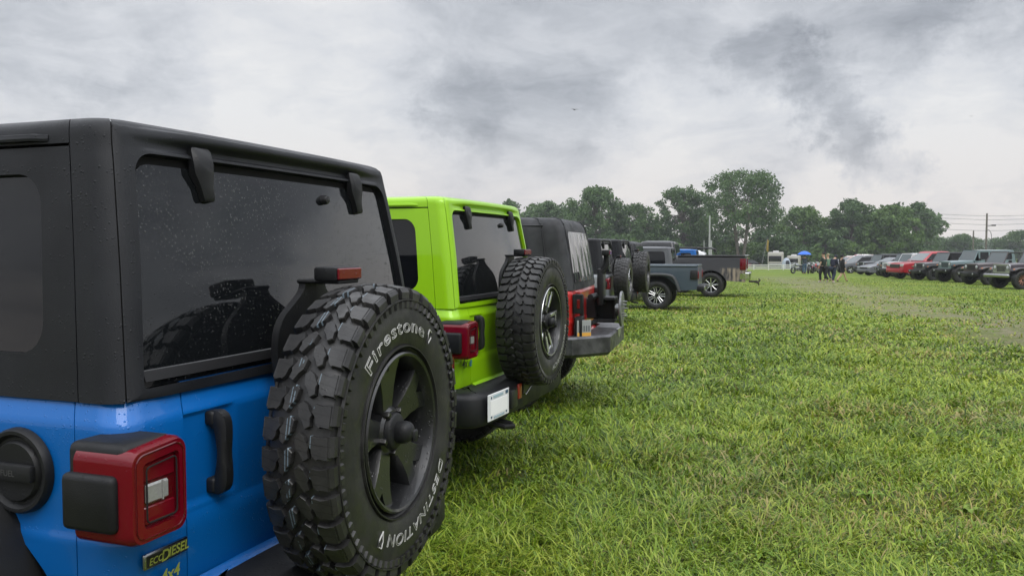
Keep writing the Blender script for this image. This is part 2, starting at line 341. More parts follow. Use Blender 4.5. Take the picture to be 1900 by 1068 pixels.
# ------------------------------------------------------------------ wheels (axis along -Y = outward)
def tyre_mesh(R=.411, w=.285, rim=.218, N=36, style='mud', mat=None, low=False):
    key = ('tyre', R, w, rim, N, style, low, mat.name)
    if key in MATS: return MATS[key]
    mb = MB(); h = w / 2; base = R - (.0155 if style == 'mud' else .011); sh = h - .022       # sh: half tread width
    prof = [(rim - .012, -h + .05), (rim + .012, -h + .02), (rim + .03, -h + .008), (rim + (R - rim) * .42, -h), (rim + (R - rim) * .65, -h + .004), (R - .045, -h + .010), (base - .012, -sh - .004), (base - .002, -sh + .014),
            (base, 0)]
    prof = prof + [(r, -t) for r, t in reversed(prof[:-1])]
    mb.lathe(prof, 40 if low else 96)
    P2 = 2 * math.pi / N
    def cr(t): return R - .007 * (t / sh) ** 2
    def block(poly, k, rot=0., r0=None, chamfer=.93):
        cx = sum(p[0] for p in poly) / len(poly); cy = sum(p[1] for p in poly) / len(poly)
        def q(s, t, r): a = (k + s) * P2 + rot; return (r * math.cos(a), -t, r * math.sin(a))
        r0_ = (r0 or base - .012)
        lo = [q(cx + (s - cx) * 1.05, cy + (t - cy) * 1.05, r0_) for s, t in poly]
        mi = [q(s, t, cr(t) - .0022) for s, t in poly]; hi = [q(cx + (s - cx) * chamfer, cy + (t - cy) * chamfer, cr(t)) for s, t in poly]
        mb.loft([lo, mi, hi])
    rnd = random.Random(3); qs = sh / .123
    tri = lambda x: 2 * abs((x % 1) - .5)
    for k in range(N):
        for sg in (-1, 1):
            off = .0 if sg > 0 else .5
            f = lambda pts: [(s + off, sg * t) for s, t in pts]
            j = rnd.uniform(-.02, .02)
            if style == 'mud':
                a = .60 * sh if k % 2 else .56 * sh
                block(f([(.02 + j, a), (.30, a - .007), (.44, a + .002), (.66 + j, a + .006), (.80, a + .016), (.76, sh - .012), (.80, sh + .010), (.05, sh + .010), (.09, sh - .012)]), k, chamfer=.955)
                block(f([(s_, t_ * qs) for s_, t_ in ((.10, .003), (.46, .010), (.60, .026), (.86, .044), (.76, .064), (.52, .060), (.40, .066), (.22, .050), (.10, .044), (-.04, .022))]), k, chamfer=.94)
            else:
                b1 = lambda s: sh * (.20 + .17 * tri(s * 2 + .15)); b2 = lambda s: sh * (.54 + .16 * tri(s * 2 + .62)); ss_ = [.0, .16, .32, .48, .64, .80, .93]
                sl = lambda t: .55 * (t / sh) + .16 * math.sin(t / sh * 9)
                for lo_, hi_ in ((lambda s: .0015, b1), (b1, b2), (b2, lambda s: sh + .010)):
                    for sa, sb in (((0, 4), (3, 6)) if lo_ is not b2 else ((0, 6),)):
                        S2 = [x + (.035 if x == ss_[sa] else 0) - (.02 if x == ss_[sb] else 0) for x in ss_[sa:sb + 1]]
                        p = [(x, lo_(x) + .0018) for x in S2] + [(x, hi_(x) - .0018) for x in S2[::-1]]
                        block(f([(x + sl(t) + j, t) for x, t in p]), k, chamfer=.955)
            if not low:                     # shoulder lugs running down the sidewall
                T0 = sh + .006; hh = R - base + .05
                def q(s, r, t): aa = (k + s + off) * P2; return (r * math.cos(aa), -sg * t, r * math.sin(aa))
                for s0, s1, rr in ((.04, .70, R - .040 - .010 * (k % 2)),):
                    ring = []
                    for (r, t) in ((cr(sh) - .004, sh + .014), (R - .022, h - .001), (rr, h + .003 - .004)):
                        ring.append([q(s0, r, t), q(s1, r, t), q(s1, r, t - .02), q(s0, r, t - .02)])
                    mb.loft(ring)
                for s0 in (.02, .52):
                    r0, r1 = R - .066, R - .048
                    mb.loft([[q(s0, r, h - .006), q(s0 + .06, r, h + .0015), q(s0 + .30, r, h + .0015), q(s0 + .36, r, h - .006)] for r in (r0, r1)])
    if not low:
        for sg in (1, -1):
            mb.lathe([(R - .046, sg * (h - .006)), (R - .045, sg * (h + .002)), (R - .0425, sg * (h + .002)), (R - .0415, sg * (h - .006))], 96)
            mb.lathe([(rim + .018, sg * (h - .014)), (rim + .020, sg * (h - .003)), (rim + .023, sg * (h - .003)), (rim + .025, sg * (h - .012))], 96)
    me = mb.bake(mat or M_TYRE, 28, name='tyre'); MATS[key] = me
    return me
def rim_mesh(style, rim=.218, h=.12, mats=None, low=False):
    key = ('rim', style, rim, h, tuple(m.name for m in mats), low)
    if key in MATS: return MATS[key]
    mb = MB(); seg = 32 if low else 72; s_ = rim / .218
    # outer lip and barrel
    mb.lathe([(rim + .004, h - .022), (rim + .006, h - .008), (rim + .001, h - .003), (rim - .006, h - .006), (rim - .010, h - .018), (rim - .018, h - .05), (rim - .03, -h + .06), (rim - .034, -h + .02), (rim + .002, -h + .004), (rim + .002, -h + .0)], seg)
    mb.lathe([(.0, h - .115), (rim - .02, h - .115)], seg, m=2)  # near-black disc added behind the spokes, standing in for shade inside the wheel
    zf = h - .040                                                   # spoke face depth
    def spoke(p0, p1, w0, w1, t0, t1, th=.045, m=0, bev=.007):
        """bar in polar coordinates from (r, angle) p0 to p1"""
        a = Vector((p0[0] * s_ * math.cos(p0[1]), p0[0] * s_ * math.sin(p0[1]))); b = Vector((p1[0] * s_ * math.cos(p1[1]), p1[0] * s_ * math.sin(p1[1])))
        d = (b - a).normalized(); nrm = Vector((-d.y, d.x)); rings = []
        for c, w, t in ((a, w0, t0), (b, w1, t1)):
            rings.append([(c.x + nrm.x * o, -(t + dt), c.y + nrm.y * o) for o, dt in ((-w / 2 - bev, -th), (-w / 2 - bev * .3, -bev), (-w / 2 + bev, 0), (w / 2 - bev, 0), (w / 2 + bev * .3, -bev), (w / 2 + bev, -th))])
        mb.loft(rings, m)
    if style == 'willys':                                           # five split spokes, all black
        out = [(.045, -.62), (.085, -.40), (.125, -.325), (.17, -.315), (.213, -.36), (.213, -.135), (.178, -.055), (.163, 0.), (.178, .055), (.213, .135), (.213, .36), (.17, .315), (.125, .325), (.085, .40), (.045, .62)]
        for k in range(5):
            th = R_(90 + 11 + 72 * k); rings = []
            for sh_, dt in ((1.10, -.055), (1.04, -.014), (.90, -.001)):
                ring = []
                for r, a in out:
                    ctr = 0. if r < .16 else (.24 if a > 0 else -.24) * min(1, (r - .155) / .03)
                    aa = ctr + (a - ctr) * sh_ if abs(a) > .06 or sh_ >= 1 else a * sh_; rr = r + (.010 if (abs(a) < .06 and sh_ < 1) else 0)
                    ring.append((rr * math.cos(th + aa), -(zf - .010 + .020 * (r - .045) / .168 + dt), rr * math.sin(th + aa)))
                rings.append(ring)
            mb.loft(rings)
        mb.lathe([(.0, zf), (.058, zf), (.066, zf - .008), (.07, zf - .05)], 40)
    elif style == 'split':                                          # machined faces, dark pockets
        for k in range(5):
            th = R_(90 + 72 * k)
            for sg in (-1, 1):
                spoke((.045, th + sg * .45), (.205, th + sg * .20), .026, .034, zf - .012, zf + .008, .045)
                spoke((.10, th + sg * .27), (.205, th + sg * .20), .018, .026, zf - .0020, zf + .0105, .004, m=1, bev=.002)
            spoke((.19, th - .20), (.19, th + .20), .02, .02, zf + .004, zf + .004, .03)
            spoke((.195, th - .20), (.195, th + .20), .016, .016, zf + .0075, zf + .0075, .003, m=1, bev=.002)
        mb.lathe([(.0, zf - .006), (.055, zf - .006), (.062, zf - .014), (.066, zf - .05)], 40)
        mb.lathe([(rim - .004, h - .0045), (rim + .003, h - .0035), (rim + .0045, h - .006)], seg, m=1)
    elif style == 'lattice':                                        # crossed bright spokes
        for k in range(7):
            th = R_(90 + 360 / 7 * k)
            for sg in (-1, 1): spoke((.04, th), (.207, th + sg * .30), .020, .017, zf - .006, zf + .012, .03, m=1)
        mb.lathe([(.0, zf), (.05, zf), (.056, zf - .03)], 32, m=0)
        mb.lathe([(rim - .008, h - .006), (rim + .003, h - .0032), (rim + .0045, h - .006)], seg, m=1)
    elif style == 'beads':                                          # many holes, copper tinted
        for k in range(12): spoke((.04, R_(30 * k)), (.207, R_(30 * k + 8)), .022, .030, zf - .02, zf, .03, m=1)
        mb.lathe([(.0, zf), (.05, zf), (.056, zf - .03)], 32, m=0)
    else:                                                           # plain five or eight spoke
        n = 8 if style == 'eight' else 5
        for k in range(n): spoke((.03, R_(90 + 360 / n * k)), (.207, R_(90 + 360 / n * k)), .05 if n == 5 else .026, .06 if n == 5 else .04, zf - .01, zf + .006, .03, m=1)
        mb.lathe([(.0, zf + .004), (.05, zf + .004), (.056, zf - .03)], 32, m=1)
        mb.lathe([(rim - .008, h - .006), (rim + .003, h - .0032), (rim + .0045, h - .006)], seg, m=1)
    me = mb.bake(list(mats) + [M_GAP], 30, name='rim'); MATS[key] = me
    return me
def nut_mesh(h, ang, c=None, r=.062):
    mb = MB(); a = ang; zf = h - .040; cx, cz = r * math.cos(a), r * math.sin(a)
    mb.loft([[(cx + q * math.cos(R_(60 * i)), -(zf + t), cz + q * math.sin(R_(60 * i))) for i in range(6)] for t, q in ((-.012, .0105), (.007, .0105), (.011, .0085))]); return mb
def add_wheel(parent, name, loc, rz, R=.41, w=.25, rim=.218, style='five', mats=None, tstyle='all', low=False, tmat=None, nuts=False, N=36, rot=0.):
    ty = link(name, tyre_mesh(R, w, rim, N, tstyle, tmat or M_TYRE, low), parent, loc, (0, rot, rz))
    link('rim', rim_mesh(style, rim, w / 2, mats or (M_RIMB, M_ALU), low), ty)
    if nuts:
        for k in range(5): nut_mesh(w / 2, R_(90 + 36 + 72 * k)).build('lug_nut', nuts, ty)
    return ty
def curved_text(parent, name, txt, r, a0, a1, t, size, mat, outline=0., shear=0., spacing=1.1, depth=.0):
    """letters around the sidewall, clockwise from angle a0 to a1 (degrees), tops outward"""
    vs, fs = text_mesh(txt, size, outline, spacing, shear)
    xs = [v[0] for v in vs]; x0, x1 = min(xs), max(xs); mb = MB(); out = []
    for x, y, z in vs:
        a = R_(a0 + (a1 - a0) * (x - x0) / (x1 - x0)); rr = r + y
        out.append((rr * math.cos(a), -(t + z - .10 * max(0, (rr - r) - size * .25) ** 1), rr * math.sin(a)))
    mb.add(out, fs); return mb.build(name, mat, parent, smooth=30, fix=False)
# ------------------------------------------------------------------ off-road car: parts
VT_TUB = [.60, .66, .70, .76, .83, .842, .852, .862, .90, .98, 1.04, 1.08, 1.09, 1.097, 1.105, 1.115, 1.13, 1.145, 1.156]
def dense(a, b, step): return list(np.linspace(a, b, max(2, int(round(abs(b - a) / step)) + 1)))
def flare_mesh(path, x0=.755, x1=.885, th=.055):
    mb = MB(); rings = []; n = len(path)
    for i, (y, z) in enumerate(path):
        a = path[max(i - 1, 0)]; b = path[min(i + 1, n - 1)]; t = Vector((b[0] - a[0], b[1] - a[1])).normalized(); nr = Vector((-t.y, t.x))
        if nr.y < 0 and abs(nr.y) > .3: nr = -nr
        q = lambda x, d: (x, y + nr.x * d, z + nr.y * d)
        rings.append([q(x0, .012), q(x1 - .03, .004), q(x1 - .008, -.006), q(x1, -.02), q(x1 - .004, -th), q(x1 - .03, -th - .004), q(x0, -.03)])
    mb.loft(rings); return mb
def smooth_path(p, k=3):
    p = [Vector(q) for q in p]
    for _ in range(k):
        o = [p[0]]
        for a, b in zip(p[:-1], p[1:]): o += [a * .75 + b * .25, a * .25 + b * .75]
        p = o + [p[-1]]
    return [tuple(q) for q in p]
REARFL = smooth_path([(.23, .60), (.30, .84), (.40, .965), (1.02, .965), (1.15, .86), (1.24, .60)])
def front_flare(ya): return smooth_path([(ya - .60, .58), (ya - .46, .86), (ya - .30, .985), (ya + .28, .975), (ya + .43, .90), (ya + .46, .84)])
def mirror_x(mb):
    mb.v = [(-x, y, z) for x, y, z in mb.v]; return mb
def path_sweep(mb, path, prof, m=0):
    """closed profile (inset, z) swept along a plan path, outward normal to the right of travel"""
    rings = []; n = len(path)
    for i, p in enumerate(path):
        a = path[max(i - 1, 0)]; b = path[min(i + 1, n - 1)]; t = Vector((b[0] - a[0], b[1] - a[1])).normalized(); o = Vector((t.y, -t.x))
        rings.append([(p[0] - o.x * d, p[1] - o.y * d, z) for d, z in prof])
    mb.loft(rings, m)
def licence_plate(parent, c, w, h, rot=None, kind='white'):
    mb = MB(); Rm = rot or Matrix.Identity(3)
    mb.box(c, (w, .006, h), 0, .003, 1, Rm)
    q = lambda x, y, z: tuple(Vector(c) + Rm @ Vector((x, y, z)))
    if kind == 'white':
        mb.box(q(0, -.0045, -.005), (w * .80, .002, h * .56), 2, rot=Rm); mb.box(q(-.01, -.0045, h * .37), (w * .46, .002, h * .10), 1, rot=Rm); mb.box(q(w * .38, -.0045, h * .38), (w * .12, .002, h * .12), 3, rot=Rm); mb.box(q(0, -.0045, -h * .40), (w * .5, .002, h * .07), 1, rot=Rm)
        for sx in (-1, 1):
            for sz in (-1, 1): mb.box(q(sx * w * .36, -.0045, sz * h * .36), (.012, .003, .012), 3, rot=Rm)
        mats = [M_PLATE, P('plate_pale_blue', (.33, .44, .50), .5), P('plate_blank', (.85, .85, .85), .6), M_PLATED]
    else:
        mb.box(q(0, -.0045, -h * .36), (w * .96, .002, h * .22), 1, rot=Rm)
        for i in range(5): mb.box(q((i - 2) * w * .17, -.0045, 0.0), (w * .08, .002, h * .34), 2, rot=Rm)
        mats = [P('plate_grey', (.30, .31, .31), .5), P('plate_orange', (.70, .36, .06), .5), P('plate_dark_print', (.10, .11, .12), .5)]
    return mb.build('license_plate', mats, parent)

def hard_top(root, top, det, rear_glass=True, length=2.45):
    sm1 = U_of_y(.128); s2 = .742; mb = MB(); st = .012 if det else .05
    VU = [1.14, 1.2, 1.3, 1.45, 1.58, 1.68, 1.70, 1.715, 1.725, 1.738]; VR = [1.746, 1.755, 1.765, 1.775, 1.785, 1.795, 1.805, 1.815, 1.825, 1.84, 1.86, 1.90, 1.97, 2.06, 2.2, 2.41]
    gap = .0016
    hb = [(x, z) for x, z in ((-.676, 1.165), (.676, 1.165), (.606, 1.728), (-.606, 1.728))]
    hole = rpoly(hb, (.012, .012, .062, .062), 14 if det else 5, 8 if det else 3)
    hole = [(U_of_x(TOP, x, z), z) for x, z in hole]
    outer = rpoly([(-s2 + gap, 1.141), (s2 - gap, 1.141), (s2 - gap, 1.80), (-s2 + gap, 1.80)], (.001,) * 4, 14 if det else 5, 8 if det else 3)
    def lip(u, v):
        e = 1 - sst(.42, .70, abs(u))
        return e * (.012 * sst(1.755, 1.780, v) * (1 - sst(1.786, 1.80, v)) - .012 * sst(1.734, 1.744, v) * (1 - sst(1.752, 1.774, v)))
    ring_panel(mb, TOP, outer, hole, 20 if det else 6, lip, fo=.012, fi=.034)
    us = dense(-s2 + gap, s2 - gap, .03 if det else .12)
    grid_panel(mb, TOP, us, [1.79, 1.795, 1.80, 1.806, 1.812, 1.82, 1.83, 1.84, 1.86, 1.90, 1.97, 2.06, 2.2, 2.41], lip, d0=-.0012, flange=0)
    cu = dense(s2 + gap, sm1 - gap, .008 if det else .03)
    for sg in (-1, 1):
        uu = [sg * u for u in cu]; uu = uu if sg > 0 else uu[::-1]
        grid_panel(mb, TOP, uu, VU[:-1] + VR[1:])
        fu = dense(sm1 + gap, U_of_y(length), .12 if det else .3); fu = [sg * u for u in fu]; fu = fu if sg > 0 else fu[::-1]
        grid_panel(mb, TOP, fu, VR)
        # the side with its quarter-window opening
        y0, y1 = sm1 + gap, U_of_y(length)
        yq = U_of_y(1.0)
        inn = rpoly([(sg * q, z) for q, z in ((U_of_y(.232), 1.245), (yq - .05, 1.245), (yq - .05, 1.672), (U_of_y(.232), 1.672))], (.075,) * 4, 6, 6)
        out = rpoly([(sg * q, z) for q, z in ((y0, 1.141), (yq, 1.141), (yq, 1.738), (y0, 1.738))], (.001,) * 4, 6, 6)
        ring_panel(mb, TOP, out, inn, 6, fo=.010, fi=.020)
        gu = [sg * u for u in dense(yq, y1, .2)]; grid_panel(mb, TOP, gu if sg > 0 else gu[::-1], VU)
        sh = [sg * u for u in dense(.0, y1, .06)]; grid_panel(mb, TOP, sh if sg > 0 else sh[::-1], [1.15, 1.4, 1.7, 1.80, 1.9, 2.2, 2.41], d0=-.045, flange=0, m=1)
        for uc in (s2, sm1): grid_panel(mb, TOP, sorted([sg * (uc - .012), sg * uc, sg * (uc + .012)]), [1.15, 1.3, 1.45, 1.6, 1.7, 1.74, 1.77, 1.79, 1.80, 1.81, 1.82, 1.83, 1.84, 1.86, 1.90, 1.97, 2.06, 2.2], d0=-.007, flange=0, m=1)
        # rain rail at the eave
        r0 = .20; mb.loft([[tuple(SD(TOP, sg * U_of_y(y), v, d)) for v, d in ((1.752, -.004), (1.752, q), (1.758, q + .002), (1.768, q), (1.776, -.004))] for y, q in ((r0, .001), (r0 + .05, .013), (r0 + .4, .014), (length, .014))])
    ht = mb.build('hard_top', [top, M_GAP], root, smooth=28, fix=True)
    for sg in (-1, 1):
        g = MB(); yq = U_of_y(1.0)
        fill_panel(g, TOP, rpoly([(sg * q, z) for q, z in ((U_of_y(.228), 1.24), (yq - .046, 1.24), (yq - .046, 1.676), (U_of_y(.228), 1.676))], (.077,) * 4, 6, 6), d=-.016, nr=3)
        g.build('side_window', M_GLASS2, ht)
        for a, b in ((1.10, 1.70), (1.80, 2.36)):
            g = MB(); fill_panel(g, TOP, rpoly([(sg * U_of_y(q), z) for q, z in ((a, 1.235), (b, 1.235), (b if a < 1.5 else b - .03, 1.69), (a, 1.69))], (.03,) * 4, 3, 3), d=.004, nr=3, edge=.006)
            g.build('side_window', M_GLASS2, ht)
    g = MB(); fill_panel(g, TOP, hole, d=-.026, nr=4); g.build('window_seal', M_GAP, ht)
    g = MB(); gl = [(U_of_x(TOP, x, z), z) for x, z in rpoly([(-.668, 1.168), (.668, 1.168), (.601, 1.704), (-.601, 1.704)], (.012, .012, .055, .055), 14 if det else 5, 8 if det else 3)]
    fill_panel(g, TOP, gl, d=-.017, nr=5, edge=.006)
    gw = g.build('rear_window', M_GLASS, ht, smooth=60)
    if det:
        g = MB(); g.loft([[tuple(SD(TOP, U_of_x(TOP, x, z), z, d)) for z, d in ((1.181, -.02), (1.181, -.006), (1.206, -.010), (1.2085, -.0125), (1.2085, -.02))] for x in np.linspace(-.664, .664, 20)])
        g.build('window_strip', M_TRIM, gw)
    for sx in (-.388, .388):                                        # glass hinges with their bent lower arm
        g = MB(); rings = []
        for z, w, dx, d0, d1 in ((1.760, .034, 0, -.016, .004), (1.752, .040, 0, -.016, .012), (1.715, .040, .0, -.012, .016), (1.690, .038, -.002, -.016, .014), (1.655, .026, .006, -.016, .004), (1.625, .022, .008, -.016, .004), (1.617, .018, .008, -.016, -.002)):
            u = U_of_x(TOP, sx, z); pts = []
            for ox, d in ((-w, d0), (-w, d1 * .4), (-w * .72, d1), (w * .72, d1), (w, d1 * .4), (w, d0)): pts.append(tuple(SD(TOP, u + ox + dx * (1 if sx < 0 else 1), min(z, 1.75), d) + Vector((0, 0, max(0, z - 1.75)))))
            rings.append(pts)
        g.loft(rings); g.build('glass_hinge', M_PLAS, ht, smooth=40)
    if det:
        g = MB(); c = SD(TOP, U_of_x(TOP, .185, 1.655), 1.655, -.017)
        g.lathe([(0, .022), (.012, .020), (.015, .012), (.017, -.004)], 16, c=(c.x, c.y, c.z)); g.build('washer_nozzle', M_TRIM, ht)
    return ht

def soft_top(root, length=2.45):
    mb = MB(); y1 = U_of_y(length)
    us = dense(-y1, -U_of_y(.12), .15) + dense(-U_of_y(.10), -A_, .015) + dense(-A_ + .04, A_ - .04, .06) + dense(A_, U_of_y(.10), .015) + dense(U_of_y(.12), y1, .15)
    rnd = random.Random(5); ph = [rnd.uniform(0, 6) for _ in range(8)]
    def wr(u, v): return .004 * math.sin(u * 9 + ph[0] + v * 5) * math.sin(v * 13 + ph[1]) + .003 * math.sin(u * 23 + ph[2]) * math.sin(v * 7 + ph[3])
    grid_panel(mb, SOFT, us, [1.13, 1.16, 1.25, 1.35, 1.45, 1.55, 1.62, 1.67, 1.70, 1.73, 1.75, 1.77, 1.79, 1.81, 1.83, 1.86, 1.95, 2.1, 2.25, 2.41], wr, flange=.02)
    for sg in (-1, 1):                                              # stitched seams at the corners and the eave
        for u in (sg * U_of_y(.22), sg * (A_ - .03)): mb.tube([SD(SOFT, u, v, .004) for v in (1.14, 1.3, 1.5, 1.6, 1.68, 1.73, 1.77, 1.80, 1.83)], .006, 6)
        mb.tube([SD(SOFT, sg * U_of_y(y), 1.715, .004) for y in (.2, .8, 1.5, length)], .007, 6)
    st = mb.build('soft_top', M_FABRIC, root, smooth=60)
    m = M_PLASTIC_WINDOW
    def wv(u, v): return .0035 * math.sin(u * 26 + 1.5 * math.sin(v * 4)) + .0012 * math.sin(u * 55 + v * 3)
    g = MB(); loop = rpoly([(U_of_x(SOFT, x, z), z) for x, z in ((-.63, 1.20), (.63, 1.20), (.56, 1.665), (-.56, 1.665))], (.04, .04, .06, .06), 24, 6)
    n = len(loop); V = []; F = []; lv = list(np.linspace(1, .02, 16))
    for t in lv: V += [SD(SOFT, p[0] * t, 1.43 + (p[1] - 1.43) * t, .006 + wv(p[0] * t, 1.43 + (p[1] - 1.43) * t) * min(1, (1 - t) * 5)) for p in loop]
    for r in range(len(lv) - 1): F += [(r * n + k, r * n + (k + 1) % n, (r + 1) * n + (k + 1) % n, (r + 1) * n + k) for k in range(n)]
    F.append(tuple((len(lv) - 1) * n + k for k in range(n))); g.add(V, F); g.build('rear_window', m, st, smooth=80)
    for sg in (-1, 1):
        g = MB(); loop = rpoly([(sg * U_of_y(q), z) for q, z in ((.30, 1.20), (1.02, 1.20), (1.02, 1.64), (.42, 1.66))], (.05,) * 4, 10, 4)
        fill_panel(g, SOFT, loop, d=.008, nr=6); g.build('side_window', M_PLASTIC_WINDOW2, st, smooth=80)
        for a, b in ((1.10, 1.70), (1.80, 2.36)):
            g = MB(); fill_panel(g, SOFT, rpoly([(sg * U_of_y(q), z) for q, z in ((a, 1.22), (b, 1.22), (b, 1.66), (a, 1.66))], (.03,) * 4, 3, 3), d=.008, nr=3, edge=.006); g.build('side_window', M_GLASS2, st)
    return st
def wavy_plastic(name, c, rough):
    m = P(name, c, rough=rough, spec=.8, coat=.6); N = NT.__new__(NT); N.t = m.node_tree; b = [x for x in m.node_tree.nodes if x.type == 'BSDF_PRINCIPLED'][0]
    co = N.n('ShaderNodeTexCoord').outputs['Object']; mp = N.n('ShaderNodeMapping'); N.l(co, mp.inputs[0]); mp.inputs['Scale'].default_value = (7, 4, 1.2)
    bp = N.n('ShaderNodeBump'); bp.inputs['Strength'].default_value = .16; bp.inputs['Distance'].default_value = .05; N.l(N.noise(mp.outputs[0], 1.6, 3), bp.inputs['Height'])
    N.l(bp.outputs[0], b.inputs['Normal']); N.l(bp.outputs[0], b.inputs['Coat Normal']); return m
M_PLASTIC_WINDOW = wavy_plastic('vinyl_window', (.03, .032, .034), .08); M_PLASTIC_WINDOW2 = wavy_plastic('vinyl_side_window', (.012, .013, .014), .12)

def tail_lamp(root, sg, det, smoked=False):
    """wrap-around lamp on the rear corner: black housing, red lens frame, dark cover on the side"""
    x0, x1, y0, y1, z0, z1 = .680, (.842 if sg < 0 else .824), -.082, .085, .878, 1.094
    mb = MB(); cx = (x0 + x1) / 2
    mb.box((sg * cx, (y0 + y1) / 2 + .004, (z0 + z1) / 2 + .004), (x1 - x0 - .012, y1 - y0 - .004, z1 - z0 - .016), 0, .02, 3)
    h = mb.build('tail_lamp', M_PLAS, root, smooth=40)
    g = MB(); f = lambda a, b, t: (sg * a, t, b)
    o = rpoly([(x0 - .003, z0 - .004), (x1 + .003, z0 - .004), (x1 + .003, z1 - .016), (x0 - .003, z1 - .004)], (.030,) * 4, 4, 6); i1 = rpoly([(x0 + .024, z0 + .030), (x1 - .034, z0 + .030), (x1 - .034, z1 - .046), (x0 + .024, z1 - .036)], (.012,) * 4, 4, 6)
    g.loft([[f(a, b, y1 - .03) for a, b in o], [f(a, b, y0 - .002) for a, b in o], [f(a + (cx - a) * .07, b + ((z0 + z1) / 2 - b) * .05, y0 - .016) for a, b in o], [f(a + (cx - a) * -.02, b, y0 - .016) for a, b in i1], [f(a, b, y0 - .004) for a, b in i1]], cap=False)
    rl = g.build('red_lens', M_RED, h, smooth=32)
    if det:
        zc = (z0 + z1) / 2
        for kk, rr, mt, dd in ((.97, .0022, M_REDD, -.0165), (.80, .0020, M_GAP, -.0165)):
            lp = [(cx + (a - cx) * kk * (.86 if kk > .9 else 1.06), zc + (b - zc) * kk * (.90 if kk > .9 else 1.06)) for a, b in (o if kk > .9 else i1)]
            g = MB(); g.tube([f(a, b, y0 + dd) for a, b in lp + lp[:1]], rr, 5, cap=False); g.build('lens_ridge', mt, rl)
    g = MB(); g.prism(i1, f, y0 - .0035, y0 + .01)
    inner = g.build('inner_lens', M_REDD, h)
    g = MB()
    for za, zb in ((1.005, 1.048), (.912, .952)):
        g = MB(); g.box((sg * (x0 + .074), y0 - .005, (za + zb) / 2), (.090, .006, zb - za), 0, .004, 1); g.build('reflector', M_RED, h)
    g = MB(); g.box((sg * (x0 + .082), y0 - .006, .979), (.066, .010, .042), 0, .004, 1); g.box((sg * (x0 + .070), y0 - .0115, .979), (.003, .004, .042), 0)
    g.build('reverse_lamp', M_REV, h)
    g = MB(); g.box((sg * (x1 + .004), .006, .968), (.034, .142, .122), 0, .014, 3)
    g.build('side_cover', M_PLAS, h, smooth=40)
    return h
def old_tail_lamp(root, sg):
    x, z = sg * .668, 1.01; mb = MB(); mb.box((x, -.035, z), (.118, .085, .175), 0, .012, 2); mb.box((x + sg * .052, -.05, z), (.02, .09, .18), 0, .006, 1)
    h = mb.build('tail_lamp', M_PLAS, root, smooth=40)
    g = MB(); g.box((x - sg * .005, -.079, z), (.075, .008, .13), 0, .006, 2); g.build('smoked_lens', P('smoked_lens', (.03, .012, .013), .15, coat=1.), h)
    g = MB(); g.box((x - sg * .005, -.085, z), (.028, .006, .075), 0, .004, 1); g.build('red_lens', M_RED, h)
    g = MB(); g.box((x + sg * .064, -.05, z), (.008, .028, .085), 0, .003, 1); g.build('side_lens', M_RED, h); return h

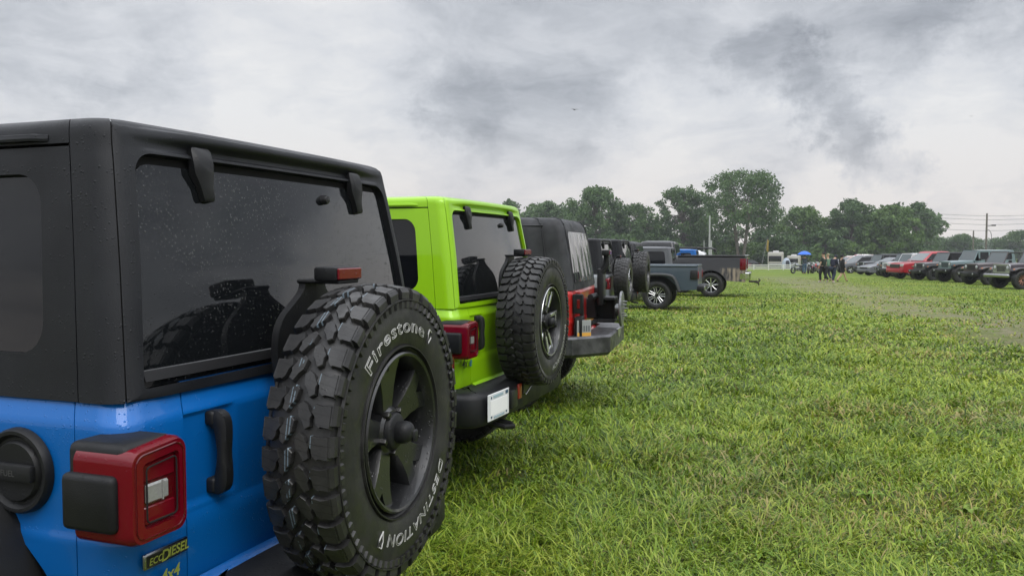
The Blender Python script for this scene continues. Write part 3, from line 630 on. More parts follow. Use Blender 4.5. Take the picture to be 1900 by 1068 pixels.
def offroad(label, x, y, rz, body, top, gen='jl', topkind='hard', spare=None, R=.411, lift=0., det=0, wheel='five', wmats=None, group=None, group_name=None, bumper='plastic', tstyle='all', front=True,
            spec=None, grille=None, name='off_road_car', plate=None, fl=None, rimr=.218, bw=.83):
    root = thing(name, label, 'car', (x, y, gz(y)), R_(rz), group)
    Z = (0, 0, lift + R - .411); YR, YF = .64, 3.65
    def B(mb, nm, mats, par=root, **k):
        o = mb.build(nm, mats, par, **k)
        if par is root: o.location = Z
        return o
    low = not det
    # --- body
    mb = MB(); sm = U_of_y(.135)
    def zmin(u):
        yy = abs(u) - A_ - L_ + RC
        for ya in (YR,):
            d = .53 ** 2 - (yy - ya) ** 2
            if abs(u) > A_ + L_ + .03 and d > 0: return max(.60, .42 + math.sqrt(d))
        return .60
    def vs(u): z0 = zmin(u); return [max(v, z0 + i * 2e-4) for i, v in enumerate(VT_TUB)]
    for sg in (-1, 1):
        uu = dense(.5825, A_, .03 if det else .06) + dense(A_ + .008, A_ + L_ + .004, .008 if det else .03) + dense(A_ + L_ + .012, sm - .0015, .02)
        uu = [sg * u for u in uu]; grid_panel(mb, TUB, uu if sg > 0 else uu[::-1], VT_TUB)
        uu = [sg * u for u in dense(sm + .0015, U_of_y(1.2), .05) + dense(U_of_y(1.3), U_of_y(2.70), .3)]
        grid_panel(mb, TUB, uu if sg > 0 else uu[::-1], vs)
        for yd in (1.06, 1.76, 2.60): mb.box((sg * (W + .001), yd, .90), (.006, .007, .50), 1)
        mb.box((sg * (W + .002), 1.4, 1.0), (.02, .16, .03), 2, .006, 1); mb.box((sg * (W + .002), 2.0, 1.0), (.02, .16, .03), 2, .006, 1)
    mb.box((0, 1.4, .86), (1.44, 2.50, .50), 1)                     # dark inside of the tub
    mb.box((0, 2.64, 1.165), (1.46, .20, .05), 0, .015, 2)
    B(mb, 'body', [body, M_GAP, M_TRIM])
    mb = MB(); mb.box((0, 2.1, .56), (1.16, 3.9, .24), 0, .03, 1)
    for ya in (YR, YF): mb.tube([(-.7, ya, R - Z[2]), (.7, ya, R - Z[2])], .05, 8)
    mb.box((.28, .18, .50), (.5, .22, .18), 0, .06, 2)
    B(mb, 'underbody', M_UNDER)
    # --- tailgate
    mb = MB()
    def pk(u, v): return -.009 * sst(-.616, -.606, u) * (1 - sst(-.42, -.39, u)) * sst(.868, .885, v) * (1 - sst(1.083, 1.094, v)) - .0
    vv = dense(.665, .85, .03) + [.858] + dense(.864, .89, .005) + dense(.90, 1.07, .03) + dense(1.08, 1.20, .004) + [1.2035]
    grid_panel(mb, TUB, dense(-.579, -.375, .010 if det else .05) + dense(-.355, .579, .05), vv, pk if det else None)
    mb.loft([[(xx, -.03 + (xx / A_) ** 2 * .02, .662), (xx, -.052 + (xx / A_) ** 2 * .02, .668), (xx, -.05 + (xx / A_) ** 2 * .02, .685), (xx, -.012, .70)] for xx in np.linspace(-.572, .572, 9)])
    tg = B(mb, 'tailgate', body)
    g = MB(); xh = -.476                                            # upright grab handle
    pth = smooth_path([(-.002, 1.070), (-.026, 1.080), (-.035, 1.05), (-.037, .99), (-.035, .93), (-.026, .904), (-.002, .912)], 2)
    rings = []
    for i, (yy, zz) in enumerate(pth):
        a = pth[max(i - 1, 0)]; b = pth[min(i + 1, len(pth) - 1)]; t = Vector((b[0] - a[0], b[1] - a[1])).normalized(); nn = Vector((-t.y, t.x)); th = .012 + .010 * abs(zz - .99) / .09
        rings.append([(xh + dx, yy + nn.x * dd, zz + nn.y * dd) for dx, dd in ((-.019, -th * .5), (-.013, -th), (.013, -th), (.019, -th * .5), (.019, th * .5), (.013, th), (-.013, th), (-.019, th * .5))])
    g.loft(rings); g.box((xh, -.006, 1.078), (.044, .030, .036), 0, .008, 2); g.box((xh, -.006, .908), (.044, .030, .040), 0, .008, 2)
    if gen == 'jl': g.build('handle', M_PLAS, tg, smooth=50)
    # --- tail lamps, fuel door
    for sg in (-1, 1):
        o = tail_lamp(root, sg, det) if gen == 'jl' else old_tail_lamp(root, sg); o.location = Z
    g = MB(); cx, cy, cz = -W, .300, .990
    g.lathe([(.0, .016), (.066, .016), (.069, .012), (.072, .006), (.078, .006), (.086, .016), (.094, .016), (.099, .008), (.100, -.004)], 48)
    fd = link('fuel_door', g.bake(M_PLAS, 30), root, (cx - .001, cy, cz + Z[2]), (0, 0, R_(-90)))
    if det:
        g = MB(); g.box((0, -.024, .002), (.135, .018, .040), 0, .006, 2); g.build('cap_bar', M_PLAS, fd)
        vs_, fs_ = text_mesh('FUEL', .020); g = MB(); g.add([(a, -.0335, b - .005) for a, b, c in vs_], fs_); g.build('lettering', P('moulded_text', (.06, .06, .06), .5), fd)
    # --- top
    if topkind == 'hard': o = hard_top(root, top, det)
    elif topkind == 'soft': o = soft_top(root)
    else:
        mb = MB()
        for xx in (-.62, .62): mb.tube([(xx, .25, 1.1), (xx * .96, .42, 1.66), (xx * .94, .55, 1.72), (xx * .94, 2.30, 1.74), (xx * .96, 2.42, 1.70)], .04, 8)
        for yy in (.55, 1.35, 2.30): mb.tube([(-.59, yy, 1.725), (.59, yy, 1.725)], .035, 8)
        o = mb.build('roll_bar', M_TRIM, root)
    o.location = Z
    # --- windscreen, bonnet, grille, front
    if front:
        mb = MB()
        c = [(-.70, 2.72, 1.18), (.70, 2.72, 1.18), (.635, 2.43, 1.765), (-.635, 2.43, 1.765)]
        for a, b in ((0, 1), (1, 2), (2, 3), (3, 0)):
            mb.tube([c[a], c[b]], .034, 6)
        wf = B(mb, 'windscreen_frame', body)
        g = MB(); g.loft([[(xx, yy + d, zz) for xx, yy, zz in ((-.67, 2.725, 1.2), (.67, 2.725, 1.2), (.61, 2.45, 1.745), (-.61, 2.45, 1.745))] for d in (-.012, .012)]); g.build('windscreen', M_WIND, wf)
        mb = MB(); rings = []
        for yy, hw, zt in ((2.70, .685, 1.195), (3.2, .65, 1.185), (3.7, .60, 1.165), (4.0, .565, 1.14), (4.08, .555, 1.115)):
            rings.append([(sx * hw * q, yy, zz) for sx, q, zz in ((-1, 1, .72), (-1, 1, zt - .07), (-1, .97, zt - .03), (-1, .88, zt - .006), (-1, .4, zt + .012), (1, .4, zt + .012), (1, .88, zt - .006), (1, .97, zt - .03), (1, 1, zt - .07), (1, 1, .72))])
        mb.loft(rings); B(mb, 'bonnet', body)
        mb = MB(); f = lambda a, b, t: (a, t, b)
        mb.prism(rpoly([(-.57, .70), (.57, .70), (.57, 1.13), (-.57, 1.13)], (.03, .03, .10, .10), 3, 4), f, 4.07, 4.125, 0)
        for k in range(7): mb.prism(rpoly([((k - 3) * .085 + dx, zz) for dx, zz in ((-.026, .78), (.026, .78), (.026, 1.06), (-.026, 1.06))], (.012,) * 4, 2, 3), f, 4.10, 4.129, 1)
        gr = B(mb, 'grille', [grille or body, M_GAP])
        for sx in (-1, 1):
            g = MB(); g.lathe([(0, -.03), (.05, -.026), (.085, -.012), (.098, .0), (.098, .04)], 24); h = link('headlamp', g.bake([M_LAMP], 40), gr, (sx * .43, 4.125, .97)); g = MB()
            g.lathe([(.098, -.006), (.112, -.010), (.116, .0), (.116, .03)], 24); g.build('lamp_ring', M_TRIM, h)
        mb = MB(); bz = .60
        if bumper == 'steel': mb.box((0, 4.36, bz), (1.66, .16, .17), 0, .05, 3); mb.box((0, 4.22, bz - .04), (1.1, .2, .1), 1)
        else:
            mb.box((0, 4.34, bz), (1.50, .20, .19), 0, .04, 2); mb.box((0, 4.445, bz - .02), (.5, .03, .10), 1, .01, 1); mb.box((0, 4.30, bz - .12), (1.0, .1, .06), 1, .02, 1)
            for sx in (-1, 1): mb.lathe([(0, .0), (.05, .0), (.055, .02)], 12, 2, c=(sx * .55, 4.445, bz))
        B(mb, 'front_bumper', [M_STEEL if bumper == 'steel' else M_PLAS, M_TRIM, M_LAMP])
        for sg in (-1, 1):
            mb = flare_mesh(front_flare(YF), .56, .93, .06)
            if sg < 0: mirror_x(mb)
            fo = B(mb, 'front_fender', fl or M_PLAS); g = MB(); g.box((sg * .80, YF + .40, .905), (.10, .08, .045), 0, .015, 2); g.build('turn_signal', M_AMBER, fo)
            mb = MB(); mb.box((sg * .92, 2.52, 1.27), (.20, .09, .15), 0, .035, 2); mb.box((sg * .80, 2.54, 1.22), (.12, .04, .04), 0, .01, 1); B(mb, 'side_mirror', M_TRIM)
            # inner wheel house
    for sg in (-1, 1):
        mb = flare_mesh(REARFL)
        if sg < 0: mirror_x(mb)
        B(mb, 'rear_fender', fl or M_PLAS)
    # --- rear bumper
    mb = MB()
    if bumper == 'channel':                                         # folded steel bumper with angled ends
        path = [(-.90, .10), (-.90, -.02), (-.58, -.315), (-.56, -.325), (.56, -.325), (.58, -.315), (.90, -.02), (.90, .10)]
        path_sweep(mb, path, [(.03, .53), (.0, .56), (.0, .70), (.02, .72), (.24, .722), (.24, .53)])
        mb.prism([(.12 * math.cos(t) , .715 - .085 * math.sin(t)) for t in np.linspace(0, math.pi, 12)], lambda a, b, t: (a + .10, t, b), -.330, -.2, 1)
        rb = B(mb, 'rear_bumper', [M_MUD, P('worn_steel', (.42, .42, .43), .3, metal=.8)], smooth=25)
    else:
        half = [(0, -.195), (bw - .25, -.192), (bw - .09, -.175), (bw - .03, -.125), (bw - .005, -.03), (bw, .03), (bw, .10)]
        path = smooth_path([(-a, b) for a, b in half[::-1]] + half[1:], 2)
        path_sweep(mb, path, [(.05, .475), (.012, .49), (.0, .515), (.0, .640), (.012, .665), (.035, .680), (.19, .690), (.19, .475)])
        mb.box((-.37, -.200, .585), (.11, .03, .12), 1, .012, 2); mb.tube([(-.52, -.10, .455), (-.52, -.20, .44), (-.47, -.235, .435), (-.42, -.20, .44), (-.42, -.10, .455)], .017, 8, 1)
        rb = B(mb, 'rear_bumper', [M_PLAS, M_TRIM], smooth=40)
        g = MB(); g.box((-.245, -.199, .610), (.062, .014, .095), 0, .010, 2); g.build('reflector', P('dull_red_reflector', (.32, .035, .02), .3, coat=.5), rb)
        g = MB(); q = lambda a, b, t: (a, t, b); g.prism([(-.18, .655), (-.18, .590), (-.14, .570), (.10, .650)], q, -.202, -.19); g.build('bumper_insert', M_TRIM, rb)
        g = MB(); g.tube([(-.175, -.203, .588), (-.14, -.203, .570), (.10, -.203, .651)], .004, 6); g.build('insert_edge', M_STEEL, rb)
    if plate == 'white': licence_plate(rb, (-.635, -.205, .595), .30, .155, Matrix.Rotation(R_(-3), 3, 'Z'))
    # --- wheels
    for yy in (YR, YF) if front else (YR,):
        for sg in (-1, 1):
            add_wheel(root, 'wheel', (sg * .765, yy, R), R_(-90 if sg < 0 else 90), R, .26 + (R - .41) * .6, rimr, wheel, wmats, tstyle, low or yy > 1, rot=random.Random(yy * sg).uniform(0, 1))
    # --- spare wheel and high stop lamp
    if spare:
        ty = add_wheel(root, 'spare_wheel', (spare.get('x', -.045), -spare.get('b', .222), spare.get('z', 1.003) + Z[2]), R_(spare.get('turn', 0.)), spare['R'], spare['w'], rimr, spare['style'], spare.get('mats'), spare['t'], low, spare.get('tmat'), M_NUT if det else False, spare.get('N', 36), spare.get('rot', 0.))
        if not low:
            h = spare['w'] / 2; g = MB(); zf = h - .040
            g.lathe([(.052, zf - .02), (.052, zf + .010), (.046, zf + .016), (.0, zf + .016)], 32)
            g.box((.008, -(zf + .026), -.004), (.066, .066, .062), 0, .026, 4); g.box((.022, -(zf + .058), -.014), (.026, .012, .034), 0, .006, 2)
            g.build('camera_housing', M_PLAS, ty, smooth=50)
            for (txt, r, a0, a1, size, ol) in spare.get('text', ()):
                curved_text(ty, 'sidewall_lettering', txt, r, a0, a1, h + .0012, size, M_WHITE, ol, shear=.0)
            for a in spare.get('shield', ()):
                g = MB(); pts = [(-.010, .022), (.010, .022), (.012, .006), (0, -.020), (-.012, .006), (-.010, .022)]; a = R_(a)
                g.tube([((spare['text'][0][1] + .018 + q) * math.cos(a) + p * math.sin(a), -(h + .0005), (spare['text'][0][1] + .018 + q) * math.sin(a) - p * math.cos(a)) for p, q in pts], .0022, 5)
                g.build('sidewall_emblem', M_WHITE, ty)
        mb = MB(); zz = spare.get('z', 1.003) + spare['R']; f = lambda a, b, t: (a, t, b)
        half = smooth_path([(.15, zz - .34), (.19, zz - .20), (.175, zz - .10), (.09, zz - .045), (.055, zz - .02), (.05, zz + .008)], 2); bx = spare.get('x', 0.)
        mb.prism([(-a + bx, b) for a, b in half] + [(a + bx, b) for a, b in half[::-1]], f, -.066, -.045)
        mb.box((bx, -.108, zz + .006), (.11, .14, .012), 0, .004, 1)
        mb.box((bx, -.140, zz + .028), (.135, .075, .040), 0, .008, 2)
        bl = B(mb, 'stop_lamp', M_PLAS)
        g = MB(); g.box((bx, -.179, zz + .028), (.125, .008, .032), 0, .003, 1); g.build('red_lens', M_RED, bl)
    return root, tg, rb, Z
# ------------------------------------------------------------------ other vehicles
def arch_poly(top, zb, axles, Ra, Rw):
    """side outline: top points from tail to nose, then the sill back to the tail with wheel arches"""
    p = list(top)
    for ya in sorted(axles, reverse=True):
        a0 = math.asin(max(-1, min(1, (zb - Rw) / Ra)))
        for t in np.linspace(a0, math.pi - a0, 12): p.append((ya + Ra * math.cos(t), Rw + Ra * math.sin(t)))
    return p
def body_shell(mb, poly, hw, tuck=.05, ztop=1.2, m=0):
    zs = [q[1] for q in poly]; zmid = .85
    def ring(sx, k, dz): return [(sx * (hw * k - tuck * max(0, (z - zmid) / (ztop - zmid)) ** 2), y, z + (dz if z > .7 else 0)) for y, z in poly]
    mb.loft([ring(-1, 1, -.035), ring(-1, .985, -.01), ring(-1, .95, 0), ring(1, .95, 0), ring(1, .985, -.01), ring(1, 1, -.035)], m)
def greenhouse(mb, belt, roof, m=0, crown=.03):
    def ring(y0, y1, hw, z, r): return [(x, y, z) for x, y in rpoly([(-hw, y0), (hw, y0), (hw, y1), (-hw, y1)], (r,) * 4, 3, 3)]
    b = ring(*belt, .08); t = ring(roof[0], roof[1], roof[2], roof[3] - .05, .12); t2 = ring(roof[0] + .06, roof[1] - .06, roof[2] - .06, roof[3] - .01, .12); t3 = ring(roof[0] + .25, roof[1] - .25, roof[2] - .25, roof[3] + crown, .10)
    mb.loft([b, t, t2, t3], m)
def gh_point(belt, roof, side, s, t, d=.006):
    """point on the greenhouse: side 'l'/'r' (s along y), 'f'/'b' (s along x)"""
    y0 = belt[0] + (roof[0] - belt[0]) * t; y1 = belt[1] + (roof[1] - belt[1]) * t; hw = belt[2] + (roof[2] - belt[2]) * t; z = belt[3] + (roof[3] - .05 - belt[3]) * t
    if side in 'lr': return ((-1 if side == 'l' else 1) * (hw + d), y0 + (y1 - y0) * s, z)
    return ((s * 2 - 1) * hw, (y1 + d) if side == 'f' else (y0 - d), z)
def gh_window(parent, name, mat, belt, roof, side, s0, s1, t0, t1, st0=None, st1=None):
    mb = MB(); st0 = s0 if st0 is None else st0; st1 = s1 if st1 is None else st1
    lo = [gh_point(belt, roof, side, a, t, .008) for a, t in ((s0, t0), (s1, t0), (st1, t1), (st0, t1))]; hi = [gh_point(belt, roof, side, a, t, -.03) for a, t in ((s0, t0), (s1, t0), (st1, t1), (st0, t1))]
    mb.loft([hi, lo]); return mb.build(name, mat, parent, smooth=20)
def car(kind, label, x, y, rz, body, L=4.7, hw=.92, group=None, cat='car', R=.36, belt=None, roof=None, axles=None, top=None, zb=.34, Ra=None, wheel='five', wmats=None, trim=None, nose=None, glass=None,
        roofmat=None, wins=((.06, .47), (.51, .93)), chrome=False, roofrail=False, name='parked_car', tail=None, bed=None, mud=None, flares=False, ztop=1.2):
    root = thing(name, label, cat, (x, y, gz(y)), R_(rz), group); Ra = Ra or R + .07
    mb = MB(); poly = arch_poly(top, zb, axles, Ra, R); body_shell(mb, poly, hw, ztop=ztop)
    for ya in axles:
        pass
    b = mb.build('body', mud or body, root, smooth=30)
    mb = MB(); mb.box((0, L / 2, zb + .17), (hw * 1.2, L * .88, .36), 0); mb.box((0, L * .5, zb + .16), (hw * 1.6, L * .3, .2), 0); mb.build('underbody', M_UNDER, root)
    mb = MB(); greenhouse(mb, belt, roof); cb = mb.build('cab', roofmat or body, root, smooth=35)
    g_ = glass or M_GLASS2
    for sd in 'lr':
        for a, c in wins: gh_window(cb, 'side_window', g_, belt, roof, sd, a, c, .10, .86)
    gh_window(cb, 'windscreen', M_WIND, belt, roof, 'f', .06, .94, .06, .92); gh_window(cb, 'rear_window', M_GLASS2, belt, roof, 'b', .08, .92, .10, .90)
    for ya in axles:
        for sg in (-1, 1): add_wheel(root, 'wheel', (sg * (hw - .125), ya, R), R_(-90 if sg < 0 else 90), R, .25, R * .60, wheel, wmats or (M_TRIM, M_ALU), 'all', True, rot=random.Random(ya * sg).uniform(0, 1))
    if nose:
        zl, zh = nose['lamp']; mb = MB(); mb.box((0, L - .03, nose['grille'][0]), (hw * 1.1, .10, nose['grille'][1]), 0, .02, 1)
        for k in range(3): mb.box((0, L + .022, nose['grille'][0] + (k - 1) * nose['grille'][1] * .3), (hw * 1.06, .012, nose['grille'][1] * .08), 1)
        mb.build('grille', [M_TRIM, M_CHROME if chrome else M_TRIM], root)
        for sg in (-1, 1):
            mb = MB(); mb.box((sg * hw * .76, L - .10, (zl + zh) / 2), (hw * .38, .20, zh - zl), 0, .03, 2); mb.build('headlamp', M_LAMP, root)
        mb = MB(); mb.box((0, L + .005, nose['bump'][0]), (hw * 1.84, .16, nose['bump'][1]), 0, .04, 2); mb.box((0, L + .03, nose['bump'][0] - nose['bump'][1] * .55), (hw * 1.2, .14, .08), 1, .01, 1)
        for sg in (-1, 1): mb.box((sg * hw * .7, L + .08, nose['bump'][0] - .02), (.12, .03, .08), 1, .01, 1)
        mb.build('front_bumper', [M_CHROME if chrome else body, M_TRIM], root)
    for sg in (-1, 1):
        mb = MB(); mb.box((sg * (hw + .09), belt[1] - .45 + .05, belt[3] + .10), (.19, .10, .14), 0, .035, 2); mb.box((sg * (hw - .02), belt[1] - .42, belt[3] + .04), (.10, .05, .05), 0, .01, 1); mb.build('side_mirror', M_TRIM, root)
        if tail:
            mb = MB(); mb.box((sg * (hw - tail.get('w', .05) / 2 - .006), tail.get('d', .10) / 2 - .02, (tail['z0'] + tail['z1']) / 2), (tail.get('w', .05) + .02, tail.get('d', .10) + .02, tail['z1'] - tail['z0']), 0, .02, 2); tl = mb.build('tail_lamp', M_RED, root)
            if tail.get('rev'):
                mb = MB(); mb.box((sg * (hw - tail['w'] / 2 - .006), -.022, tail['z0'] + .09), (tail['w'] * .7, .03, .10), 0, .01, 1); mb.build('reverse_lamp', M_REV, tl)
        for k in range(2 if len(wins) > 1 else 1):
            yy = belt[0] + (belt[1] - belt[0]) * (.5 if k else .1); mb = MB(); mb.box((sg * (hw - .005), yy, .83), (.006, .008, .55), 0); mb.box((sg * (hw - .01), yy + .12, .98), (.03, .14, .03), 1, .01, 1); mb.build('door_seam', [M_GAP, M_TRIM], root)
        if roofrail:
            mb = MB(); mb.tube([(sg * (roof[2] - .06), roof[0] + .2, roof[3] - .02), (sg * (roof[2] - .06), roof[0] + .3, roof[3] + .05), (sg * (roof[2] - .06), roof[1] - .3, roof[3] + .05), (sg * (roof[2] - .06), roof[1] - .2, roof[3] - .02)], .018, 6); mb.build('roof_rail', M_STEEL, root)
    return root
def suv(label, x, y, rz, body, **k):
    d = dict(L=4.75, hw=.93, R=.37, axles=(.95, 3.72), belt=(.10, 3.45, .86, 1.05), roof=(.35, 2.45, .70, 1.74), top=[(0, .42), (-.02, .75), (.05, 1.06), (3.3, 1.06), (3.6, 1.05), (4.45, .93), (4.68, .78), (4.74, .55), (4.72, .34)][0:],
             nose=dict(lamp=(.74, .88), grille=(.76, .16), bump=(.52, .22)), tail=dict(z0=.85, z1=1.02, w=.12, d=.18), roofrail=True, cat='car'); d.update(k); return car('suv', label, x, y, rz, body, **d)
def sedan(label, x, y, rz, body, **k):
    d = dict(L=4.7, hw=.90, R=.34, axles=(.95, 3.68), belt=(.35, 3.35, .84, .98), roof=(1.05, 2.35, .66, 1.50), top=[(0, .40), (-.02, .70), (.05, .98), (.9, 1.0), (3.1, .99), (3.5, .97), (4.35, .84), (4.62, .70), (4.70, .50), (4.68, .30)],
             nose=dict(lamp=(.66, .78), grille=(.66, .14), bump=(.45, .20)), tail=dict(z0=.76, z1=.92, w=.16, d=.14), cat='car', zb=.28); d.update(k); return car('sedan', label, x, y, rz, body, **d)
def pickup(label, x, y, rz, body, Lb=1.95, zr=1.95, zt=1.36, **k):
    L = k.get('L', 5.85); Lc = Lb + (k.pop('cab', 2.05))
    d = dict(L=L, hw=1.0, R=.40, axles=(1.22, L - 1.02), belt=(Lb + .06, Lc + .35, .95, zt - .02), roof=(Lb + .18, Lc - .45, .76, zr), zb=.50, ztop=1.4, Ra=.50,
             top=[(0, .58), (-.01, zt - .10), (.02, zt), (Lb, zt), (Lc + .1, zt - .05), (Lc + .5, zt - .08), (L - .12, zt - .18), (L - .01, zt - .32), (L, .56), (L - .04, .50)],
             nose=dict(lamp=(zt - .40, zt - .24), grille=(zt - .36, .24), bump=(.66, .24)), cat='pickup truck', name='pickup_truck', wheel='eight'); d.update(k); return car('pickup', label, x, y, rz, body, **d)

# ------------------------------------------------------------------ people
def skin_mesh(name, joints, edges, mat, parent, root=0, sub=2):
    """one continuous surface grown round a skeleton; joints: (x, y, z, rx, ry)"""
    me = bpy.data.meshes.new(name); me.from_pydata([j[:3] for j in joints], edges, []); o = bpy.data.objects.new(name, me); COL.objects.link(o)
    md = o.modifiers.new('s', 'SKIN'); md.use_smooth_shade = True
    for i, j in enumerate(joints):
        v = me.skin_vertices[0].data[i]; v.radius = (j[3], j[4] if len(j) > 4 else j[3]); v.use_root = (i == root)
    ms = o.modifiers.new('d', 'SUBSURF'); ms.levels = sub; ms.render_levels = sub
    dg = bpy.context.evaluated_depsgraph_get(); m2 = bpy.data.meshes.new_from_object(o.evaluated_get(dg)); bpy.data.objects.remove(o); bpy.data.meshes.remove(me)
    m2.materials.clear(); m2.materials.append(mat); m2.shade_smooth(); return link(name, m2, parent)
M_SKIN = P('skin', (.36, .20, .13), .5); M_SKIN2 = P('skin_pale', (.46, .29, .20), .5)
def cloth(name, c): return P('cloth_' + name, c, .85, mottle=.3, mottle_scale=8)
def person(label, x, y, rz, J, top_mat, leg_mat, hair_mat, shoe_mat, short=False, sleeves='short', hood=False, h=1.76, skin=None, coat=False):
    """J: joint positions (x right, y forward, z up) for a figure of 1.76 m"""
    k = h / 1.76; root = thing('person', label, 'person', (x, y, gz(y)), R_(rz)); q = lambda n: tuple(c * k for c in J[n]); skin = skin or M_SKIN2
    body = [q('pel') + (.13 * k, .10 * k), q('spi') + (.125 * k, .095 * k), q('che') + (.155 * k, .105 * k), q('nec') + (.058 * k, .058 * k), q('hd0') + (.075 * k, .085 * k), q('hd1') + (.082 * k, .098 * k), q('hd2') + (.055 * k, .065 * k)]
    ed = [(0, 1), (1, 2), (2, 3), (3, 4), (4, 5), (5, 6)]
    def chain(names, start, radii):
        prev = start
        for nme, r in zip(names, radii): body.append(q(nme) + (r * k, r * k)); ed.append((prev, len(body) - 1)); prev = len(body) - 1
        return prev
    for s in 'lr':
        chain(['sh' + s, 'el' + s, 'wr' + s, 'ha' + s], 2, (.058, .043, .030, .030)); hand = len(body) - 1
        hv = Vector(J['ha' + s]) - Vector(J['wr' + s]); hv.normalize(); sd = hv.cross(Vector((0, 1, 0))) if abs(hv.y) < .9 else Vector((1, 0, 0)); sd.normalize()
        for fi in range(5):                                          # four fingers and a thumb
            o = (fi - 1.5) * .019 if fi < 4 else .045; ln = (.062, .072, .068, .055, .045)[fi]; p0 = Vector(J['ha' + s]) + sd * o + hv * (.02 if fi < 4 else -.01); p1 = p0 + hv * ln + Vector((0, .022, 0))
            body.append(tuple(c * k for c in p0) + (.009 * k,)); ed.append((hand, len(body) - 1)); body.append(tuple(c * k for c in p1) + (.007 * k,)); ed.append((len(body) - 2, len(body) - 1))
        chain(['hp' + s, 'kn' + s, 'an' + s, 'to' + s], 0, (.088, .060, .042, .036))
    b = skin_mesh('body', [j if len(j) == 5 else j + (j[3],) for j in body], ed, skin, root)
    # clothing
    t = [(q('pel')[0], q('pel')[1], q('pel')[2] - .05 * k, .185 * k, .15 * k), q('spi') + (.18 * k, .14 * k), q('che') + (.20 * k, .15 * k), tuple(a * .55 + c * .45 for a, c in zip(q('nec'), q('che'))) + (.085 * k, .08 * k)]; e = [(0, 1), (1, 2), (2, 3)]
    if coat: t[0] = tuple(c for c in q('pel')[:2]) + (q('pel')[2] - .10 * k, .19 * k, .15 * k)
    for s in 'lr':
        t.append(q('sh' + s) + (.082 * k, .082 * k)); e.append((2, len(t) - 1)); el = Vector(q('el' + s)); shv = Vector(q('sh' + s)); end = el if sleeves == 'long' else shv.lerp(el, .75)
        t.append(tuple(end) + (.064 * k, .064 * k)); e.append((len(t) - 2, len(t) - 1))
        if sleeves == 'long': t.append(q('wr' + s) + (.046 * k, .046 * k)); e.append((len(t) - 2, len(t) - 1))
    skin_mesh('jacket' if sleeves == 'long' else 'shirt', t, e, top_mat, root, 0)
    t = [q('pel') + (.150 * k, .122 * k)]; e = []
    for s in 'lr':
        t.append(q('hp' + s) + (.130 * k, .125 * k)); e.append((0, len(t) - 1)); kn = Vector(q('kn' + s)); hp = Vector(q('hp' + s)); t.append(tuple(kn if not short else hp.lerp(kn, .85)) + (.082 * k,) * 2); e.append((len(t) - 2, len(t) - 1))
        if not short: t.append(tuple(Vector(q('an' + s)) + Vector((0, 0, .03))) + (.066 * k,) * 2); e.append((len(t) - 2, len(t) - 1))
    skin_mesh('shorts' if short else 'trousers', t, e, leg_mat, root, 0)
    for s in 'lr':
        a = Vector(q('an' + s)); to = Vector(q('to' + s)); skin_mesh('shoe', [tuple(a + Vector((0, 0, -.01))) + (.052 * k, .052 * k), tuple(a.lerp(to, .5) - Vector((0, 0, .012))) + (.048 * k, .04 * k), tuple(to) + (.046 * k, .030 * k)], [(0, 1), (1, 2)], shoe_mat, root, 0)
    h0, h1, h2 = Vector(q('hd0')), Vector(q('hd1')), Vector(q('hd2')); bk = Vector((0, -.026, .012)) * k
    if hood: skin_mesh('hood', [tuple(h0 + bk - Vector((0, 0, .05))) + (.11 * k, .11 * k), tuple(h1 + bk) + (.112 * k, .118 * k), tuple(h2 + bk) + (.085 * k, .09 * k)], [(0, 1), (1, 2)], top_mat, root, 0)
    else: skin_mesh('hair', [tuple(h1 + bk * 1.5 - Vector((0, 0, .055))) + (.100 * k, .10 * k), tuple(h1 + bk * 1.1 + Vector((0, 0, .04))) + (.104 * k, .112 * k), tuple(h2 + bk * .8 + Vector((0, .012, .012))) + (.08 * k, .09 * k)], [(0, 1), (1, 2)], hair_mat, root, 0)
    f = MB()                                                         # face: eyes, nose, mouth, ears
    hc = h0.lerp(h1, .55)
    for sx in (-1, 1): f.box(tuple(h1 + Vector((sx * .032, .085, -.012)) * k), (.024 * k, .014 * k, .010 * k), 0, .004, 1)
    f.box(tuple(hc + Vector((0, .080, -.03)) * k), (.045 * k, .012 * k, .010 * k), 1, .003, 1); f.build('face', [P('eye_dark', (.02, .015, .012), .3), P('lips', (.35, .12, .10), .5)], b)
    f = MB(); f.box(tuple(hc + Vector((0, .092, .012)) * k), (.024 * k, .034 * k, .045 * k), 0, .010, 2)
    for sx in (-1, 1): f.box(tuple(hc + Vector((sx * .080, 0, .015)) * k), (.016 * k, .035 * k, .055 * k), 0, .008, 2)
    f.build('nose_and_ears', skin, b, smooth=60)
    return root
STAND = dict(pel=(0, 0, .95), spi=(0, 0, 1.12), che=(0, 0, 1.32), nec=(0, .0, 1.48), hd0=(0, .02, 1.57), hd1=(0, .025, 1.66), hd2=(0, .02, 1.73), shl=(-.19, 0, 1.40), shr=(.19, 0, 1.40), ell=(-.24, -.02, 1.12), elr=(.24, -.02, 1.12),
             wrl=(-.25, .06, .88), wrr=(.25, .06, .88), hal=(-.25, .09, .80), har=(.25, .09, .80), hpl=(-.10, 0, .88), hpr=(.10, 0, .88), knl=(-.11, .02, .50), knr=(.11, .02, .50), anl=(-.11, -.02, .085), anr=(.11, -.02, .085), tol=(-.12, .15, .035), tor=(.12, .15, .035))
def pose(**k): d = dict(STAND); d.update(k); return d

